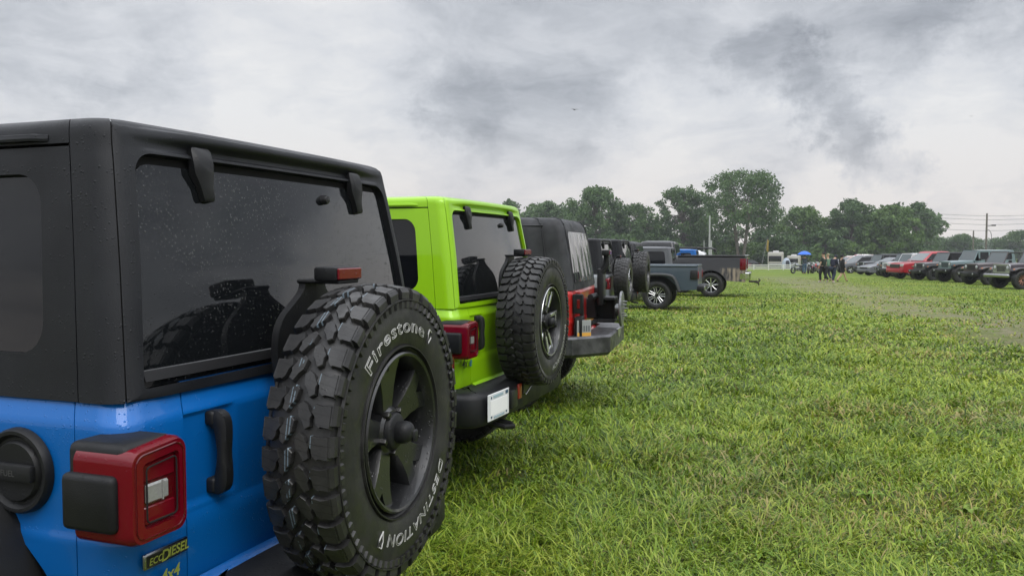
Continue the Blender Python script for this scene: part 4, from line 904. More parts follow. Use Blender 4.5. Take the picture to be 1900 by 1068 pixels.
# ------------------------------------------------------------------ trees
def leaf_mat(name, c, c2):
    if name in MATS: return MATS[name]
    m = bpy.data.materials.new(name); m.use_nodes = True; MATS[name] = m; N = NT(m.node_tree); out = N.n('ShaderNodeOutputMaterial'); b = N.n('ShaderNodeBsdfPrincipled')
    at = N.n('ShaderNodeAttribute', attribute_name='tint'); col = N.mix(at.outputs['Fac'], hexa(c), hexa(c2)); N.l(col, b.inputs['Base Color']); b.inputs['Roughness'].default_value = .55; b.inputs['Specular IOR Level'].default_value = .35
    tr = N.n('ShaderNodeBsdfTranslucent'); N.l(col, tr.inputs[0]); mx = N.n('ShaderNodeMixShader'); mx.inputs[0].default_value = .25; N.l(b.outputs[0], mx.inputs[1]); N.l(tr.outputs[0], mx.inputs[2]); N.l(mx.outputs[0], out.inputs[0]); return m
M_LEAF = leaf_mat('maple_leaves', (.050, .100, .036), (.12, .195, .066)); M_LEAF2 = leaf_mat('light_leaves', (.058, .115, .030), (.14, .225, .058)); M_BARK = P('bark', (.12, .105, .09), .9, mottle=.5, mottle_scale=2)
def mesh_np(name, V, quads, tint, mat, parent=None, tris=None):
    me = bpy.data.meshes.new(name); nq = len(quads); nt = 0 if tris is None else len(tris); me.vertices.add(len(V)); me.vertices.foreach_set('co', np.asarray(V, np.float32).ravel())
    me.loops.add(nq * 4 + nt * 3); li = quads.ravel() if nt == 0 else np.concatenate([quads.ravel(), tris.ravel()]); me.loops.foreach_set('vertex_index', li.astype(np.int32)); me.polygons.add(nq + nt)
    st = np.arange(nq) * 4
    if nt: st = np.concatenate([st, nq * 4 + np.arange(nt) * 3])
    me.polygons.foreach_set('loop_start', st.astype(np.int32)); me.update(calc_edges=True)
    if tint is not None: a = me.attributes.new('tint', 'FLOAT', 'POINT'); a.data.foreach_set('value', np.asarray(tint, np.float32))
    me.materials.append(mat); me.validate(); return link(name, me, parent)
def leaf_cloud(rng, centres, radii, per, size, squash=.8):
    """leaf-sized quads on and inside clumps"""
    V = []; T = []
    for c, r in zip(centres, radii):
        n = int(per * (r / 1.0) ** 2); d = rng.normal(size=(n, 3)); d /= np.linalg.norm(d, axis=1)[:, None]; rad = r * rng.uniform(.2, 1.3, n) ** .6
        p = np.asarray(c) + d * rad[:, None] * np.array([1, 1, squash]); a = rng.normal(size=(n, 3)) + d * .3 + np.array([0, 0, -.25]); a /= np.linalg.norm(a, axis=1)[:, None]; b = np.cross(a, rng.normal(size=(n, 3))); b /= np.linalg.norm(b, axis=1)[:, None] + 1e-9
        s = size * rng.uniform(.6, 1.5, n)[:, None]; V.append(np.stack([p - a * s, p + b * s * .55, p + a * s, p - b * s * .55], 1)); T.append(np.repeat(np.clip(rng.normal(.45, .28, n) + rng.normal(0, .15), 0, 1), 4))
    V = np.concatenate(V).reshape(-1, 3); return V, np.arange(len(V)).reshape(-1, 4), np.concatenate(T)
def tree(label, x, y, h, w, seed, mat=None, stems=1, base=.18, group='trees standing along the far edge of the field', leafsize=.26, per=92, shape='round', density=1., z0=None, name='broadleaf_tree', flare=0., cat='tree'):
    rng = np.random.default_rng(seed); root = thing(name, label, cat, (x, y, gz(y) if z0 is None else z0), 0, group)
    mb = MB(); hb = h * base; cen = []; rad = []; n = int(84 * density); tips = []
    for i in range(n):
        t = (i + .5) / n; zz = hb + (h - hb) * (t ** .9)
        if shape == 'cone': ww = w / 2 * (1 - t) ** .8 + .15
        elif shape == 'vase': ww = w / 2 * (.45 + .62 * math.sin(math.pi * min(1, .18 + t * .74)))
        else: ww = w / 2 * math.sqrt(max(.05, 1 - (2 * t - .86) ** 2 * .92))
        a = i * 2.399963 + rng.uniform(-.5, .5); rr = ww * rng.uniform(.22, 1.25) ** .65; r = (w * .085 + .2) * rng.uniform(.5, 1.35)
        cen.append((rr * math.cos(a), rr * math.sin(a), min(zz, h - r * .55) + rng.uniform(-.4, .4))); rad.append(r)
    nst = stems; fork = h * (.10 if stems > 1 else .22)
    for s in range(nst):
        a = 2 * math.pi * s / max(1, nst) + .4; sp = w * (.13 if stems > 1 else .02); b0 = Vector((.3 * math.cos(a) * (stems > 1), .3 * math.sin(a) * (stems > 1), -.2)); f1 = Vector((sp * math.cos(a), sp * math.sin(a), h * .45)); f2 = Vector((sp * 1.7 * math.cos(a), sp * 1.7 * math.sin(a), h * .72))
        tr = h * .020 / math.sqrt(stems) + .05; mb.tube([b0, b0.lerp(f1, .5) + Vector((.1, .1, 0)), f1, f2, f2 + Vector((0, 0, h * .16))], [tr * 1.4, tr, tr * .75, tr * .45, tr * .15], 7)
        for i in range(s, n, max(1, nst * 2)):
            c = Vector(cen[i]); st = f1.lerp(f2, rng.uniform(0, 1)) if c.z > h * .5 else b0.lerp(f1, rng.uniform(.5, 1)); mb.tube([st, st.lerp(c, .55) + Vector((0, 0, .25)), c], [tr * .38, tr * .22, tr * .06], 5)
    mb.build('trunk', M_BARK, root)
    V, F, T = leaf_cloud(rng, cen, rad, per, leafsize); mesh_np('crown', V, F, T, mat or M_LEAF, root); return root
# ------------------------------------------------------------------ ground
def track_x(y): return 7.2 + .21 * y
def make_ground():
    xs = np.unique(np.concatenate([np.linspace(-3000, -60, 12), np.linspace(-60, 120, 61), np.linspace(120, 3000, 12)])); ys = np.unique(np.concatenate([[-80, -40], np.linspace(-20, 80, 51), np.linspace(80, 260, 31), [400, 800, 1600, 3000]]))
    V = [(x, y, gz(y)) for y in ys for x in xs]; n = len(xs); F = [(j * n + i, j * n + i + 1, (j + 1) * n + i + 1, (j + 1) * n + i) for j in range(len(ys) - 1) for i in range(n - 1)]
    m = bpy.data.materials.new('field_ground'); m.use_nodes = True; N = NT(m.node_tree); out = N.n('ShaderNodeOutputMaterial'); b = N.n('ShaderNodeBsdfPrincipled'); N.l(b.outputs[0], out.inputs[0])
    co = N.n('ShaderNodeTexCoord').outputs['Object']; sp = N.n('ShaderNodeSeparateXYZ'); N.l(co, sp.inputs[0])
    big = N.noise(co, .16, 5, .6); mid = N.noise(co, .9, 5, .65); fine = N.noise(co, 14, 5, .7)
    st = N.n('ShaderNodeMapping'); N.l(co, st.inputs[0]); st.inputs['Scale'].default_value = (.35, 1.4, 1); streak = N.noise(st.outputs[0], .8, 6, .7)
    g1 = N.mix(N.ss(big, .35, .65), (.12, .20, .018, 1), (.185, .245, .024, 1)); g2 = N.mix(N.ss(fine, .3, .7), N.mix(.55, g1, (.040, .060, .012, 1)), g1)
    straw = N.math('MULTIPLY', N.ss(mid, .48, .72), .55); c = N.mix(straw, g2, (.19, .165, .060, 1))
    c = N.mix(N.math('MULTIPLY', N.ss(streak, .50, .70), .35), c, (.17, .215, .04, 1))
    # worn wheel track down the aisle
    dx = N.math('SUBTRACT', sp.outputs[0], N.math('ADD', 7.2, N.math('MULTIPLY', sp.outputs[1], .21))); wob = N.math('MULTIPLY', N.math('SUBTRACT', N.noise(co, .35, 6, .65), .5), 4.0)
    tr = N.math('MULTIPLY', N.ss(N.math('ABSOLUTE', N.math('ADD', dx, wob)), 1.0, 3.2, 1, 0), N.ss(N.noise(co, 2.2, 7, .75), .34, .60)); tr = N.math('MULTIPLY', tr, N.ss(sp.outputs[1], 9, 17)); tr = N.math('MULTIPLY', tr, N.ss(sp.outputs[1], 52, 75, 1, 0))
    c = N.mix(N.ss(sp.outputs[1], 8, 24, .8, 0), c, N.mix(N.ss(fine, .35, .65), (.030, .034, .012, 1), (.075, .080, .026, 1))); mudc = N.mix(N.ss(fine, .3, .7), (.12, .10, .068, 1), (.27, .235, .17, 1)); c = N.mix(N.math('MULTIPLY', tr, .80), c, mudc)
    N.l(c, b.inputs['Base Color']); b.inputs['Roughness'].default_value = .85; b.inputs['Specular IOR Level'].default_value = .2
    bp = N.n('ShaderNodeBump'); bp.inputs['Strength'].default_value = .9; bp.inputs['Distance'].default_value = .08; N.l(N.math('ADD', N.math('MULTIPLY', fine, .6), N.noise(co, 3, 6, .7)), bp.inputs['Height']); N.l(bp.outputs[0], b.inputs['Normal'])
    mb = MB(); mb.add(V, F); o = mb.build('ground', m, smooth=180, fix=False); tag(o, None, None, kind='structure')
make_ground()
def grass_mat():
    m = bpy.data.materials.new('grass_blades'); m.use_nodes = True; N = NT(m.node_tree); out = N.n('ShaderNodeOutputMaterial'); b = N.n('ShaderNodeBsdfPrincipled')
    at = N.n('ShaderNodeAttribute', attribute_name='tint').outputs['Fac']; rp = N.n('ShaderNodeValToRGB'); N.l(at, rp.inputs[0]); el = rp.color_ramp.elements
    el[0].position = 0; el[0].color = (.035, .075, .010, 1); el[1].position = 1; el[1].color = (.36, .29, .13, 1)
    for p_, c_ in ((.30, (.125, .225, .016, 1)), (.55, (.22, .325, .028, 1)), (.74, (.33, .41, .058, 1)), (.86, (.26, .25, .085, 1))): e = el.new(p_); e.color = c_
    co = N.n('ShaderNodeTexCoord').outputs['Object']; f = N.noise(co, .5, 4, .6); col = N.mix(N.ss(f, .35, .68), rp.outputs[0], N.mix(1., rp.outputs[0], (1.16, 1.06, .85, 1), 'MULTIPLY'))
    N.l(col, b.inputs['Base Color']); b.inputs['Roughness'].default_value = .38; b.inputs['Specular IOR Level'].default_value = .32
    tr = N.n('ShaderNodeBsdfTranslucent'); N.l(col, tr.inputs[0]); mx = N.n('ShaderNodeMixShader'); mx.inputs[0].default_value = .28; N.l(b.outputs[0], mx.inputs[1]); N.l(tr.outputs[0], mx.inputs[2]); N.l(mx.outputs[0], out.inputs[0]); return m
def vnoise(x, y, s, seed):
    """cheap smooth value noise in [0, 1]"""
    r = np.random.default_rng(seed); T = r.uniform(size=(64, 64)); u = x / s; v = y / s; i = np.floor(u).astype(int); j = np.floor(v).astype(int); a = u - i; b = v - j; a = a * a * (3 - 2 * a); b = b * b * (3 - 2 * b); f = lambda p, q: T[p % 64, q % 64]
    return f(i, j) * (1 - a) * (1 - b) + f(i + 1, j) * a * (1 - b) + f(i, j + 1) * (1 - a) * b + f(i + 1, j + 1) * a * b
def make_grass():
    rng = np.random.default_rng(11); X = []; Y = []
    for y0, y1, dn in GRASS_BANDS:
        area_w = lambda y: (-.6 - .12 * y, .70 * y + 1.6)
        a0, a1 = area_w(y1); n = int(dn * (y1 - y0) * (a1 - a0)); x = rng.uniform(a0, a1, n); y = rng.uniform(y0, y1, n); k = (x > -.6 - .12 * y) & (x < .70 * y + 1.6); X.append(x[k]); Y.append(y[k])
    x = np.concatenate(X); y = np.concatenate(Y)
    # sparser on the worn track and in trodden patches
    tr = np.clip(1 - np.abs(x - track_x(y) + (vnoise(x, y, 3., 4) - .5) * 4) / 2.9, 0, 1) * (y > 10); pat = vnoise(x, y, .8, 5) * .6 + vnoise(x, y, .25, 6) * .4
    keep = rng.uniform(size=len(x)) > tr * 1.0 + np.clip(.42 - pat, 0, 1) * 1.2; x, y, pat, tr = x[keep], y[keep], pat[keep], tr[keep]; n = len(x); z = np.interp(y, GY, GZ)
    dist = np.hypot(x, y); tuft = np.clip((vnoise(x, y, .55, 7) - .35) * 2.2, 0, 1); L = (.034 + .055 * tuft + .032 * rng.uniform(size=n)) * rng.uniform(.5, 1.6, n) * np.clip(1.15 - .012 * dist, .6, 1.15); wd = (.0019 + .0032 * rng.uniform(size=n) ** 2) * np.clip(dist / 4.2, 1., 5)
    # swathes of blades lie the same way, as mown and trodden grass does
    az = vnoise(x, y, 1.1, 8) * 7.0 + vnoise(x, y, .22, 9) * 9.0 + rng.normal(0, 1.35, n); lean = np.clip(rng.normal(1.2, .36, n) + .2 * tuft, .15, 1.55)
    d = np.stack([np.cos(az), np.sin(az)], 1); sd = np.stack([-d[:, 1], d[:, 0]], 1); curl = rng.normal(0, .45, n); V = np.zeros((n, 7, 3)); pos = np.stack([x, y, z - .004], 1); ang = lean * .45; cur = pos.copy()
    for s, (wf, seg) in enumerate(((1., 0), (.95, .36), (.7, .34), (0, .30))):
        if s:
            st = seg * L; h = np.sin(np.pi / 2 - ang) * st; rr = np.cos(np.pi / 2 - ang) * st; cur = cur + np.stack([d[:, 0] * rr + sd[:, 0] * curl * rr, d[:, 1] * rr + sd[:, 1] * curl * rr, h], 1); ang = ang + lean * .42
        cur[:, 2] = np.maximum(cur[:, 2], z + .006 * s)
        o = np.concatenate([sd * (wd * wf)[:, None], np.zeros((n, 1))], 1)
        if s < 3: V[:, 2 * s] = cur - o; V[:, 2 * s + 1] = cur + o
        else: V[:, 6] = cur
    base = np.arange(n)[:, None] * 7; q = np.concatenate([base + np.array([0, 1, 3, 2]), base + np.array([2, 3, 5, 4])], 0); t = base + np.array([4, 5, 6])
    straw = rng.uniform(size=n) < (.03 + .50 * np.clip(vnoise(x, y, 1.5, 12) - .6, 0, 1) * 2 + .3 * tr); tint = np.clip(rng.normal(.42, .27, n) + (vnoise(x, y, 1.8, 13) - .5) * .35, 0, .72); tint = np.where(straw, rng.uniform(.75, 1, n), tint)
    o = mesh_np('grass', V.reshape(-1, 3), q, np.repeat(tint, 7), GM, None, t); tag(o, 'trampled wet green grass covering the field', 'grass', kind='stuff')
    # clover and small broad leaves between the blades
    n = 70000; x = rng.uniform(-1, 9, n); y = 1.6 + 9.5 * rng.uniform(size=n) ** 1.5; k = (x < .7 * y + 1.4) & (x > -.6 - .12 * y) & (vnoise(x, y, .6, 21) > .42); x, y = x[k], y[k]; n = len(x); z = np.interp(y, GY, GZ) + rng.uniform(.015, .055, n); s = rng.uniform(.006, .013, n)[:, None]
    a = rng.normal(size=(n, 3)); a[:, 2] *= .35; a /= np.linalg.norm(a, axis=1)[:, None]; b = np.cross(a, rng.normal(size=(n, 3)) * .4 + np.array([0, 0, 1])); b /= np.linalg.norm(b, axis=1)[:, None]; p = np.stack([x, y, z], 1)
    V = np.stack([p - a * s, p - a * s * .3 + b * s * .8, p + a * s, p - a * s * .3 - b * s * .8], 1).reshape(-1, 3); o = mesh_np('clover', V, np.arange(n * 4).reshape(-1, 4), np.repeat(np.clip(rng.normal(.42, .14, n), 0, .75), 4), GM); tag(o, 'small clover leaves scattered low among the grass', 'clover', kind='stuff')
GRASS_BANDS = [(1.5, 3.0, 6200), (3.0, 4.5, 5200), (4.5, 6.5, 3400), (6.5, 9, 1900), (9, 13, 900), (13, 20, 420), (20, 34, 190), (34, 60, 50)]
GM = grass_mat(); make_grass()
def dock(label, x, y, n, s, seed, tint=.62):
    rng = random.Random(seed); mb = MB()
    for i in range(n):
        a = i * 2.4 + rng.uniform(-.4, .4); l = s * rng.uniform(.5, 1.1); w = l * rng.uniform(.10, .17); up = rng.uniform(.5, 1.2); L = []; R = []; C = []
        for k in range(6):
            t = k / 5; r = l * t * .85; zz = .01 + l * up * (t - .75 * t * t); ww = w * math.sin(math.pi * min(1, .08 + t * .92)) ** .7; c = Vector((r * math.cos(a), r * math.sin(a), zz)); sd = Vector((-math.sin(a), math.cos(a), 0)); C.append(c); L.append(c - sd * ww + Vector((0, 0, ww * .35))); R.append(c + sd * ww + Vector((0, 0, ww * .35)))
        k0 = len(mb.v); mb.add(L + C + R, [(j, j + 6, j + 7, j + 1) for j in range(5)] + [(j + 6, j + 12, j + 13, j + 7) for j in range(5)])
    o = mb.build('weed_plant', P('dock_leaf_%d' % (seed % 3), [(.10, .175, .018), (.085, .155, .018), (.13, .19, .03)][seed % 3], .6, spec=.15, mottle=.4, mottle_scale=30), None, (x, y, gz(y)), smooth=60, fix=False); tag(o, label, 'weed', 'broad-leaved weeds in the grass')
def gpt(px, py):
    d = pxdir(px, py); lo, hi = .5, 400.
    for _ in range(60):
        mdl = (lo + hi) / 2; zc = 1.5037 + d.z / d.y * mdl
        if zc > gz(mdl): lo = mdl
        else: hi = mdl
    return d.x / d.y * lo, lo
for i, (px, py, n, s, lab) in enumerate(((1243, 722, 16, .17, 'bushy yellow-green dock weed standing alone beyond the red car bumper'), (1395, 748, 12, .13, 'low spreading dock weed with pale upturned leaves, mid field'), (1300, 860, 6, .10, 'small dark weed rosette in the middle of the grass'),
                                          (1690, 690, 9, .11, 'weed rosette near the edge of the worn track'), (1790, 955, 4, .16, 'tall pale single-leaved weed at the right of the near grass'), (1610, 925, 7, .12, 'flat broad-leaved weed in the long trodden grass'), (1010, 748, 9, .12, 'weed beside the number plate bumper of the lime car'),
                                          (880, 1010, 8, .11, 'yellow-green weed beside the blue car spare wheel'), (1410, 1035, 8, .11, 'round-leaved weed at the bottom edge of the grass'), (960, 905, 7, .09, 'small weed in the shade between blue and lime cars'), (1560, 790, 8, .10, 'weed in the brownish grass at the centre right'), (1120, 690, 8, .10, 'weed just behind the grey steel bumper'))):
    X, Y = gpt(px, py); dock(lab, X, Y, n, s, i + 40)

# ------------------------------------------------------------------ the near row, seen from behind
BLUE = paint('blue_paint', (.0, .112, .40)); LIME = paint('lime_paint', (.27, .54, .003)); REDP = paint('red_paint', (.42, .012, .010), .3)
sp_blue = dict(R=.413, w=.200, turn=1.8, style='willys', mats=(M_RIMB, M_RIMB), t='mud', tmat=M_TYRE_NEW, N=34, x=-.106, b=.252, z=.988, text=(('Firestone', .279, 138, 64, .054, .0009), ('DESTINATION', .279, -29, -113, .046, .0008)), shield=(56, -121))
b_root, b_tg, b_rb, b_z = offroad('bright blue off-road car with black hardtop and mud-tyre spare, nearest the camera', -.5956, 2.5085, 90 - 19.6, BLUE, M_TOP, spare=sp_blue, det=1, bw=.66, wheel='willys', wmats=(M_RIMB, M_RIMB), tstyle='mud', group='off-road cars parked side by side in the near row')
def badge(parent, x, z, words, mats, plate=None, tilt=0.):
    mb = MB()
    if plate: mb.box((x, -.012, z), (plate[0], .010, plate[1]), 0, .004, 2); mb.box((x, -.0165, z), (plate[0] - .007, .004, plate[1] - .008), 1, .003, 1)
    for (t, dx, dz, size, mi) in words:
        vs, fs = text_mesh(t, size, shear=.18, bold=size * .02); k = MB(); mb.add([(x + dx + a, -.0195, z + dz + b) for a, b, c in vs], fs, mi)
    return mb.build('badge', mats, parent, fix=False)
M_BADGE = P('badge_green', (.28, .32, .06), .4)
badge(b_root, -.657, .796, [('ECO', -.037, -.009, .022, 2), ('D', -.009, -.013, .036, 2), ('IESEL', .034, -.009, .030, 2)], [M_STEEL, M_TRIM, M_BADGE], (.138, .036))
badge(b_root, -.652, .746, [('4x4', 0, -.012, .040, 0)], [M_BADGE])
sp_lime = dict(R=.416, w=.245, style='split', mats=(M_RIMB, M_ALU), t='mud', N=46, x=-.03, b=.225, z=1.034, text=(('BFGOODRICH', .285, 8, -70, .046, 0),), shield=(), rot=.3)
l_root, l_tg, l_rb, _ = offroad('lime green off-road car with lime hardtop and split-spoke spare wheel', -.056, 5.446, 90 - 19.85, LIME, LIME, spare=sp_lime, det=1, bw=.86, wheel='split', plate='white', group='off-road cars parked side by side in the near row')
badge(l_root, -.655, .822, [('4x', -.045, -.014, .078, 0), ('e', .045, -.014, .078, 1)], [M_TRIM, P('badge_blue', (.0, .12, .30), .3)])
r_root, r_tg, r_rb, r_z = offroad('red off-road car with black fabric soft top and empty spare carrier', .735, 8.25, 90 - 14.0, REDP, M_FABRIC, gen='jk', topkind='soft', det=1, bumper='channel', wheel='five', wmats=(M_RIMB, M_RIMB), R=.43, group='off-road cars parked side by side in the near row')
def carrier(root, z):
    mb = MB(); mb.box((.04, -.13, 1.02), (.26, .22, .030), 0, .006, 1); mb.box((.04, -.13, .80), (.26, .22, .030), 0, .006, 1); mb.box((-.02, -.235, .92), (.06, .02, .20), 0, .004, 1)
    mb.box((.12, -.13, .91), (.030, .22, .22), 0, .004, 1)
    mb.box((.04, .01, .92), (.2, .12, .20), 0, .01, 1); mb.box((-.03, -.10, 1.14), (.20, .06, .36), 0, .012, 2); mb.tube([(-.10, -.11, 1.28), (-.10, -.155, 1.36), (-.10, -.155, 1.45)], [.035, .03, .025], 8); mb.tube([(-.40, -.045, 1.055), (-.10, -.06, 1.055)], .028, 8); mb.tube([(-.40, -.045, .80), (-.10, -.06, .80)], .022, 8)
    o = mb.build('spare_carrier', M_PLAS, root); o.location = (z[0] + .03, z[1] - .06, z[2])
    g = MB(); g.lathe([(0, .012), (.17, .012), (.175, .006), (.175, -.006), (.17, -.012), (0, -.012)], 36, c=(-.02, -.30, .92)); g.tube([(-.02, -.24, .92), (-.02, -.30, .92)], .05, 12)
    for k in range(5): g.tube([(-.02 + .075 * math.cos(1.256 * k), -.30, .92 + .075 * math.sin(1.256 * k)), (-.02 + .075 * math.cos(1.256 * k), -.355, .92 + .075 * math.sin(1.256 * k))], .008, 6)
    g.build('mounting_plate', P('weathered_aluminium', (.18, .185, .19), .42, metal=.7, mottle=.4, mottle_scale=12), o)
    g = MB(); g.box((-.10, -.16, 1.475), (.20, .07, .055), 0, .008, 2); h = g.build('stop_lamp', M_PLAS, root); h.location = (z[0] + .03, z[1] - .06, z[2]); g = MB(); g.box((-.09, -.196, 1.475), (.165, .008, .042), 0, .003, 1); g.build('red_lens', M_RED, h)
    g = MB(); g.box((-.690, -.055, .80), (.17, .07, .19), 0, .012, 2); h = g.build('plate_bracket', M_PLAS, root); h.location = z; licence_plate(h, (-.745, -.105, .79), .14, .15, Matrix.Rotation(R_(-58), 3, 'Z'), 'grey')
    g = MB(); g.box((-.50, -.045, .90), (.035, .04, .14), 0, .008, 1); h = g.build('tailgate_handle', M_TRIM, root); h.location = z
carrier(r_root, r_z)
GREYJ = paint('granite_paint', (.065, .072, .082), .2); SILV = paint('silver_paint', (.28, .30, .32), .2); BLK = paint('black_paint', (.012, .0125, .014), .25)
GRP = 'off-road cars parked side by side in the near row'
offroad('silver off-road car with black hardtop and all-terrain spare, third behind the lime one', 1.93, 16.0, 73.5, SILV, M_TOP, spare=dict(R=.42, w=.28, style='lattice', mats=(M_RIMB, M_ALU), t='all', N=34, x=.0, z=1.03, b=.23), wheel='five', group=GRP, det=0)
offroad('dark grey off-road car with black hardtop and large black-rimmed spare', 2.66, 18.55, 73.5, GREYJ, M_TOP, spare=dict(R=.46, w=.31, style='five', mats=(M_RIMB, M_RIMB), t='mud', N=30, x=-.02, z=1.10, b=.25), R=.45, wheel='five', wmats=(M_RIMB, M_RIMB), group=GRP, det=0)
ANV = paint('slate_paint', (.055, .076, .092), .35); DARK = paint('near_black_paint', (.012, .0125, .015), .3)
def glad():
    rz = 73; X, Y = 5.33, 23.4
    r = pickup('slate blue pickup truck with a black cab roof, bed toward the aisle', X, Y, rz, ANV, Lb=1.56, zr=1.90, zt=1.24, hw=.80, L=5.5, R=.41, axles=(1.12, 4.55), Ra=.60, roofmat=M_TOP, wheel='lattice', wmats=(M_RIMB, M_ALU), tail=dict(z0=.88, z1=1.10, w=.07, d=.16), zb=.56, ztop=1.3)
    for sg in (-1, 1):
        mb = flare_mesh(smooth_path([(.46, .55), (.58, .90), (.74, 1.03), (1.42, 1.03), (1.60, .90), (1.76, .55)]), .76, .95)
        if sg < 0: mirror_x(mb)
        mb.build('rear_fender', P('grey_fender', (.055, .058, .062), .5), r)
        mb = MB(); mb.box((sg * .815, .10, 1.0), (.035, .20, .26), 0, .012, 2); mb.build('lamp_surround', M_TRIM, r)
    mb = MB(); mb.box((0, -.07, .62), (1.66, .20, .16), 0, .04, 2); mb.box((-.70, -.18, .63), (.16, .04, .10), 1, .01, 1); mb.build('rear_bumper', [M_PLAS, M_STEEL], r)
    mb = MB()
    for sg in (-1, 1): mb.tube([(sg * .77, .03, 1.235), (sg * .77, 1.54, 1.235)], .026, 8)
    mb.tube([(-.77, .02, 1.235), (.77, .02, 1.235)], .026, 8); mb.build('bed_rail', ANV, r)
glad()
offroad('grey off-road car with a grey hardtop behind the slate pickup truck', 5.55, 28.0, 73, GREYJ, P('grey_hardtop', (.10, .105, .115), .35, drop=.3), spare=None, wheel='five', group=GRP, det=0)
def mud_spray(name, c):
    m = P(name, c, .36, .2, 1.); b = [q for q in m.node_tree.nodes if q.type == 'BSDF_PRINCIPLED'][0]; N = NT.__new__(NT); N.t = m.node_tree; co = N.n('ShaderNodeTexCoord').outputs['Object']; sp = N.n('ShaderNodeSeparateXYZ'); N.l(co, sp.inputs[0]); mp = N.n('ShaderNodeMapping'); N.l(co, mp.inputs[0]); mp.inputs['Scale'].default_value = (1, 1, .18)
    f = N.math('MULTIPLY', N.ss(N.noise(mp.outputs[0], 9, 4), .35, .65), N.ss(sp.outputs[2], 1.02, 1.14, 1, 0)); f = N.math('MULTIPLY', f, N.ss(sp.outputs[1], .95, .72, 0, 1)); N.l(N.mix(f, hexa(c), (.30, .245, .18, 1)), b.inputs['Base Color']); N.l(N.math('SUBTRACT', 1., f), b.inputs['Coat Weight']); return m
def ram():
    X, Y = 8.85, 31.2
    r = pickup('black pickup truck with mud-sprayed flank, chrome bumper and tow hitch', X, Y, 72, DARK, Lb=2.45, zr=2.08, zt=1.52, hw=1.0, L=6.1, R=.46, axles=(1.22, 5.0), Ra=.58, wheel='eight', wmats=(M_RIMB, M_ALU), tail=dict(z0=1.02, z1=1.44, w=.14, d=.20, rev=1), mud=mud_spray('muddy_black_paint', (.012, .0125, .015)), cab=1.9, zb=.62)
    mb = MB(); path_sweep(mb, smooth_path([(-1.0, .18), (-1.0, -.06), (-.88, -.20), (.88, -.20), (1.0, -.06), (1.0, .18)], 2), [(.03, .66), (0, .70), (0, .90), (.03, .93), (.16, .93), (.16, .66)]); mb.build('rear_bumper', M_CHROME, r)
    mb = MB(); mb.tube([(0, -.1, .58), (0, -.46, .56)], .045, 6); mb.tube([(0, -.40, .56), (0, -.46, .50), (0, -.46, .42)], .04, 6); mb.tube([(0, -.46, .56), (0, -.50, .64), (0, -.46, .68)], .035, 8); mb.box((.0, -.38, .56), (.16, .05, .12), 0, .01, 1); mb.build('tow_hitch', P('rusty_hitch', (.05, .042, .036), .7), r)
    mb = MB()
    for sg in (-1, 1): mb.box((sg * .965, 1.22, 1.53), (.07, 2.44, .05), 0, .015, 2)
    mb.box((0, .03, 1.53), (1.9, .07, .05), 0, .015, 2); mb.box((0, -.03, 1.545), (1.9, .10, .05), 1, .015, 2); mb.build('bed_rail', [M_TRIM, M_STEEL], r)
    mb = MB(); mb.box((0, 1.25, 1.525), (1.82, 2.36, .012), 0); mb.build('bed_cover', P('tonneau_vinyl', (.03, .031, .034), .4), r)
ram()
offroad('bright blue off-road car showing only its corner behind the black pickup', 7.95, 35.0, 73, BLUE, BLUE, wheel='five', det=0, group=GRP)
suv('white station wagon with roof rails behind the black pickup bed', 9.25, 38.0, 74, paint('white_paint', (.62, .63, .64), .1))
offroad('open off-road car with a bare black roll bar behind the pickup tailgate', 10.6, 41.5, 73, BLK, M_TOP, topkind='none', det=0, group=GRP, R=.5, lift=.14)
# ------------------------------------------------------------------ the far row, noses toward the aisle
def nose_place(px, Yw, alpha, hw, yf):
    """root position and turn so that the front-left wheel stands at picture column px, depth Yw"""
    d = pxdir(px, 480); Xw = d.x / d.y * Yw; rz = R_(alpha - 90); c, s = math.cos(rz), math.sin(rz); return Xw - (c * -hw - s * yf), Yw - (s * -hw + c * yf), alpha - 90
GR2 = 'cars parked nose to the aisle in the far row'
PLUM = paint('plum_grey_paint', (.042, .034, .042), .4); BRONZE = paint('bronze_grey_paint', (.060, .048, .050), .4); TEAL = paint('pale_teal_paint', (.14, .195, .205), .1); MIDG = paint('mid_grey_paint', (.085, .085, .09), .2); WHT = paint('white_paint', (.62, .63, .64), .1); COPPER = P('copper_rim', (.38, .20, .14), .35, metal=.7); CRIM = paint('crimson_paint', (.33, .014, .022), .3)
def far_jeep(label, px, Yw, alpha, body, top, **k):
    x, y, rz = nose_place(px, Yw, alpha, .8, 3.65); return offroad(label, x, y, rz, body, top, det=0, group=GR2, **k)
far_jeep('plum grey off-road car with silver grille and copper many-spoke wheels at the row end', 1898, 38.3, 186, PLUM, M_TOP, R=.45, wheel='beads', wmats=(M_RIMB, COPPER), bumper='steel', grille=M_STEEL, gen='jk', fl=PLUM, rimr=.27)
far_jeep('low bronze grey off-road car beside the plum one', 1836, 44.5, 187, BRONZE, P('open_frame', (.01, .01, .01), .5), topkind='none', R=.43, wheel='five', wmats=(M_RIMB, M_TRIM), gen='jk', fl=BRONZE)
far_jeep('pale teal long off-road car on very large tyres with matching roof', 1783, 49.2, 187, TEAL, TEAL, R=.50, lift=.04, wheel='five', wmats=(M_RIMB, M_TRIM), rimr=.25)
far_jeep('grey off-road car with black soft roof next to the teal one', 1733, 53.5, 187, MIDG, M_TOP, R=.43, wheel='five', wmats=(M_RIMB, M_TRIM))
x, y, rz = nose_place(1700, 57.0, 188, .88, 4.83)
pickup('crimson red pickup truck with chrome grille bars', x, y, rz, CRIM, zr=1.92, zt=1.30, zb=.46, chrome=False, group=GR2, wins=((.06, .40), (.44, .93)), nose=dict(lamp=(.90, 1.08), grille=(.92, .26), bump=(.60, .26)))
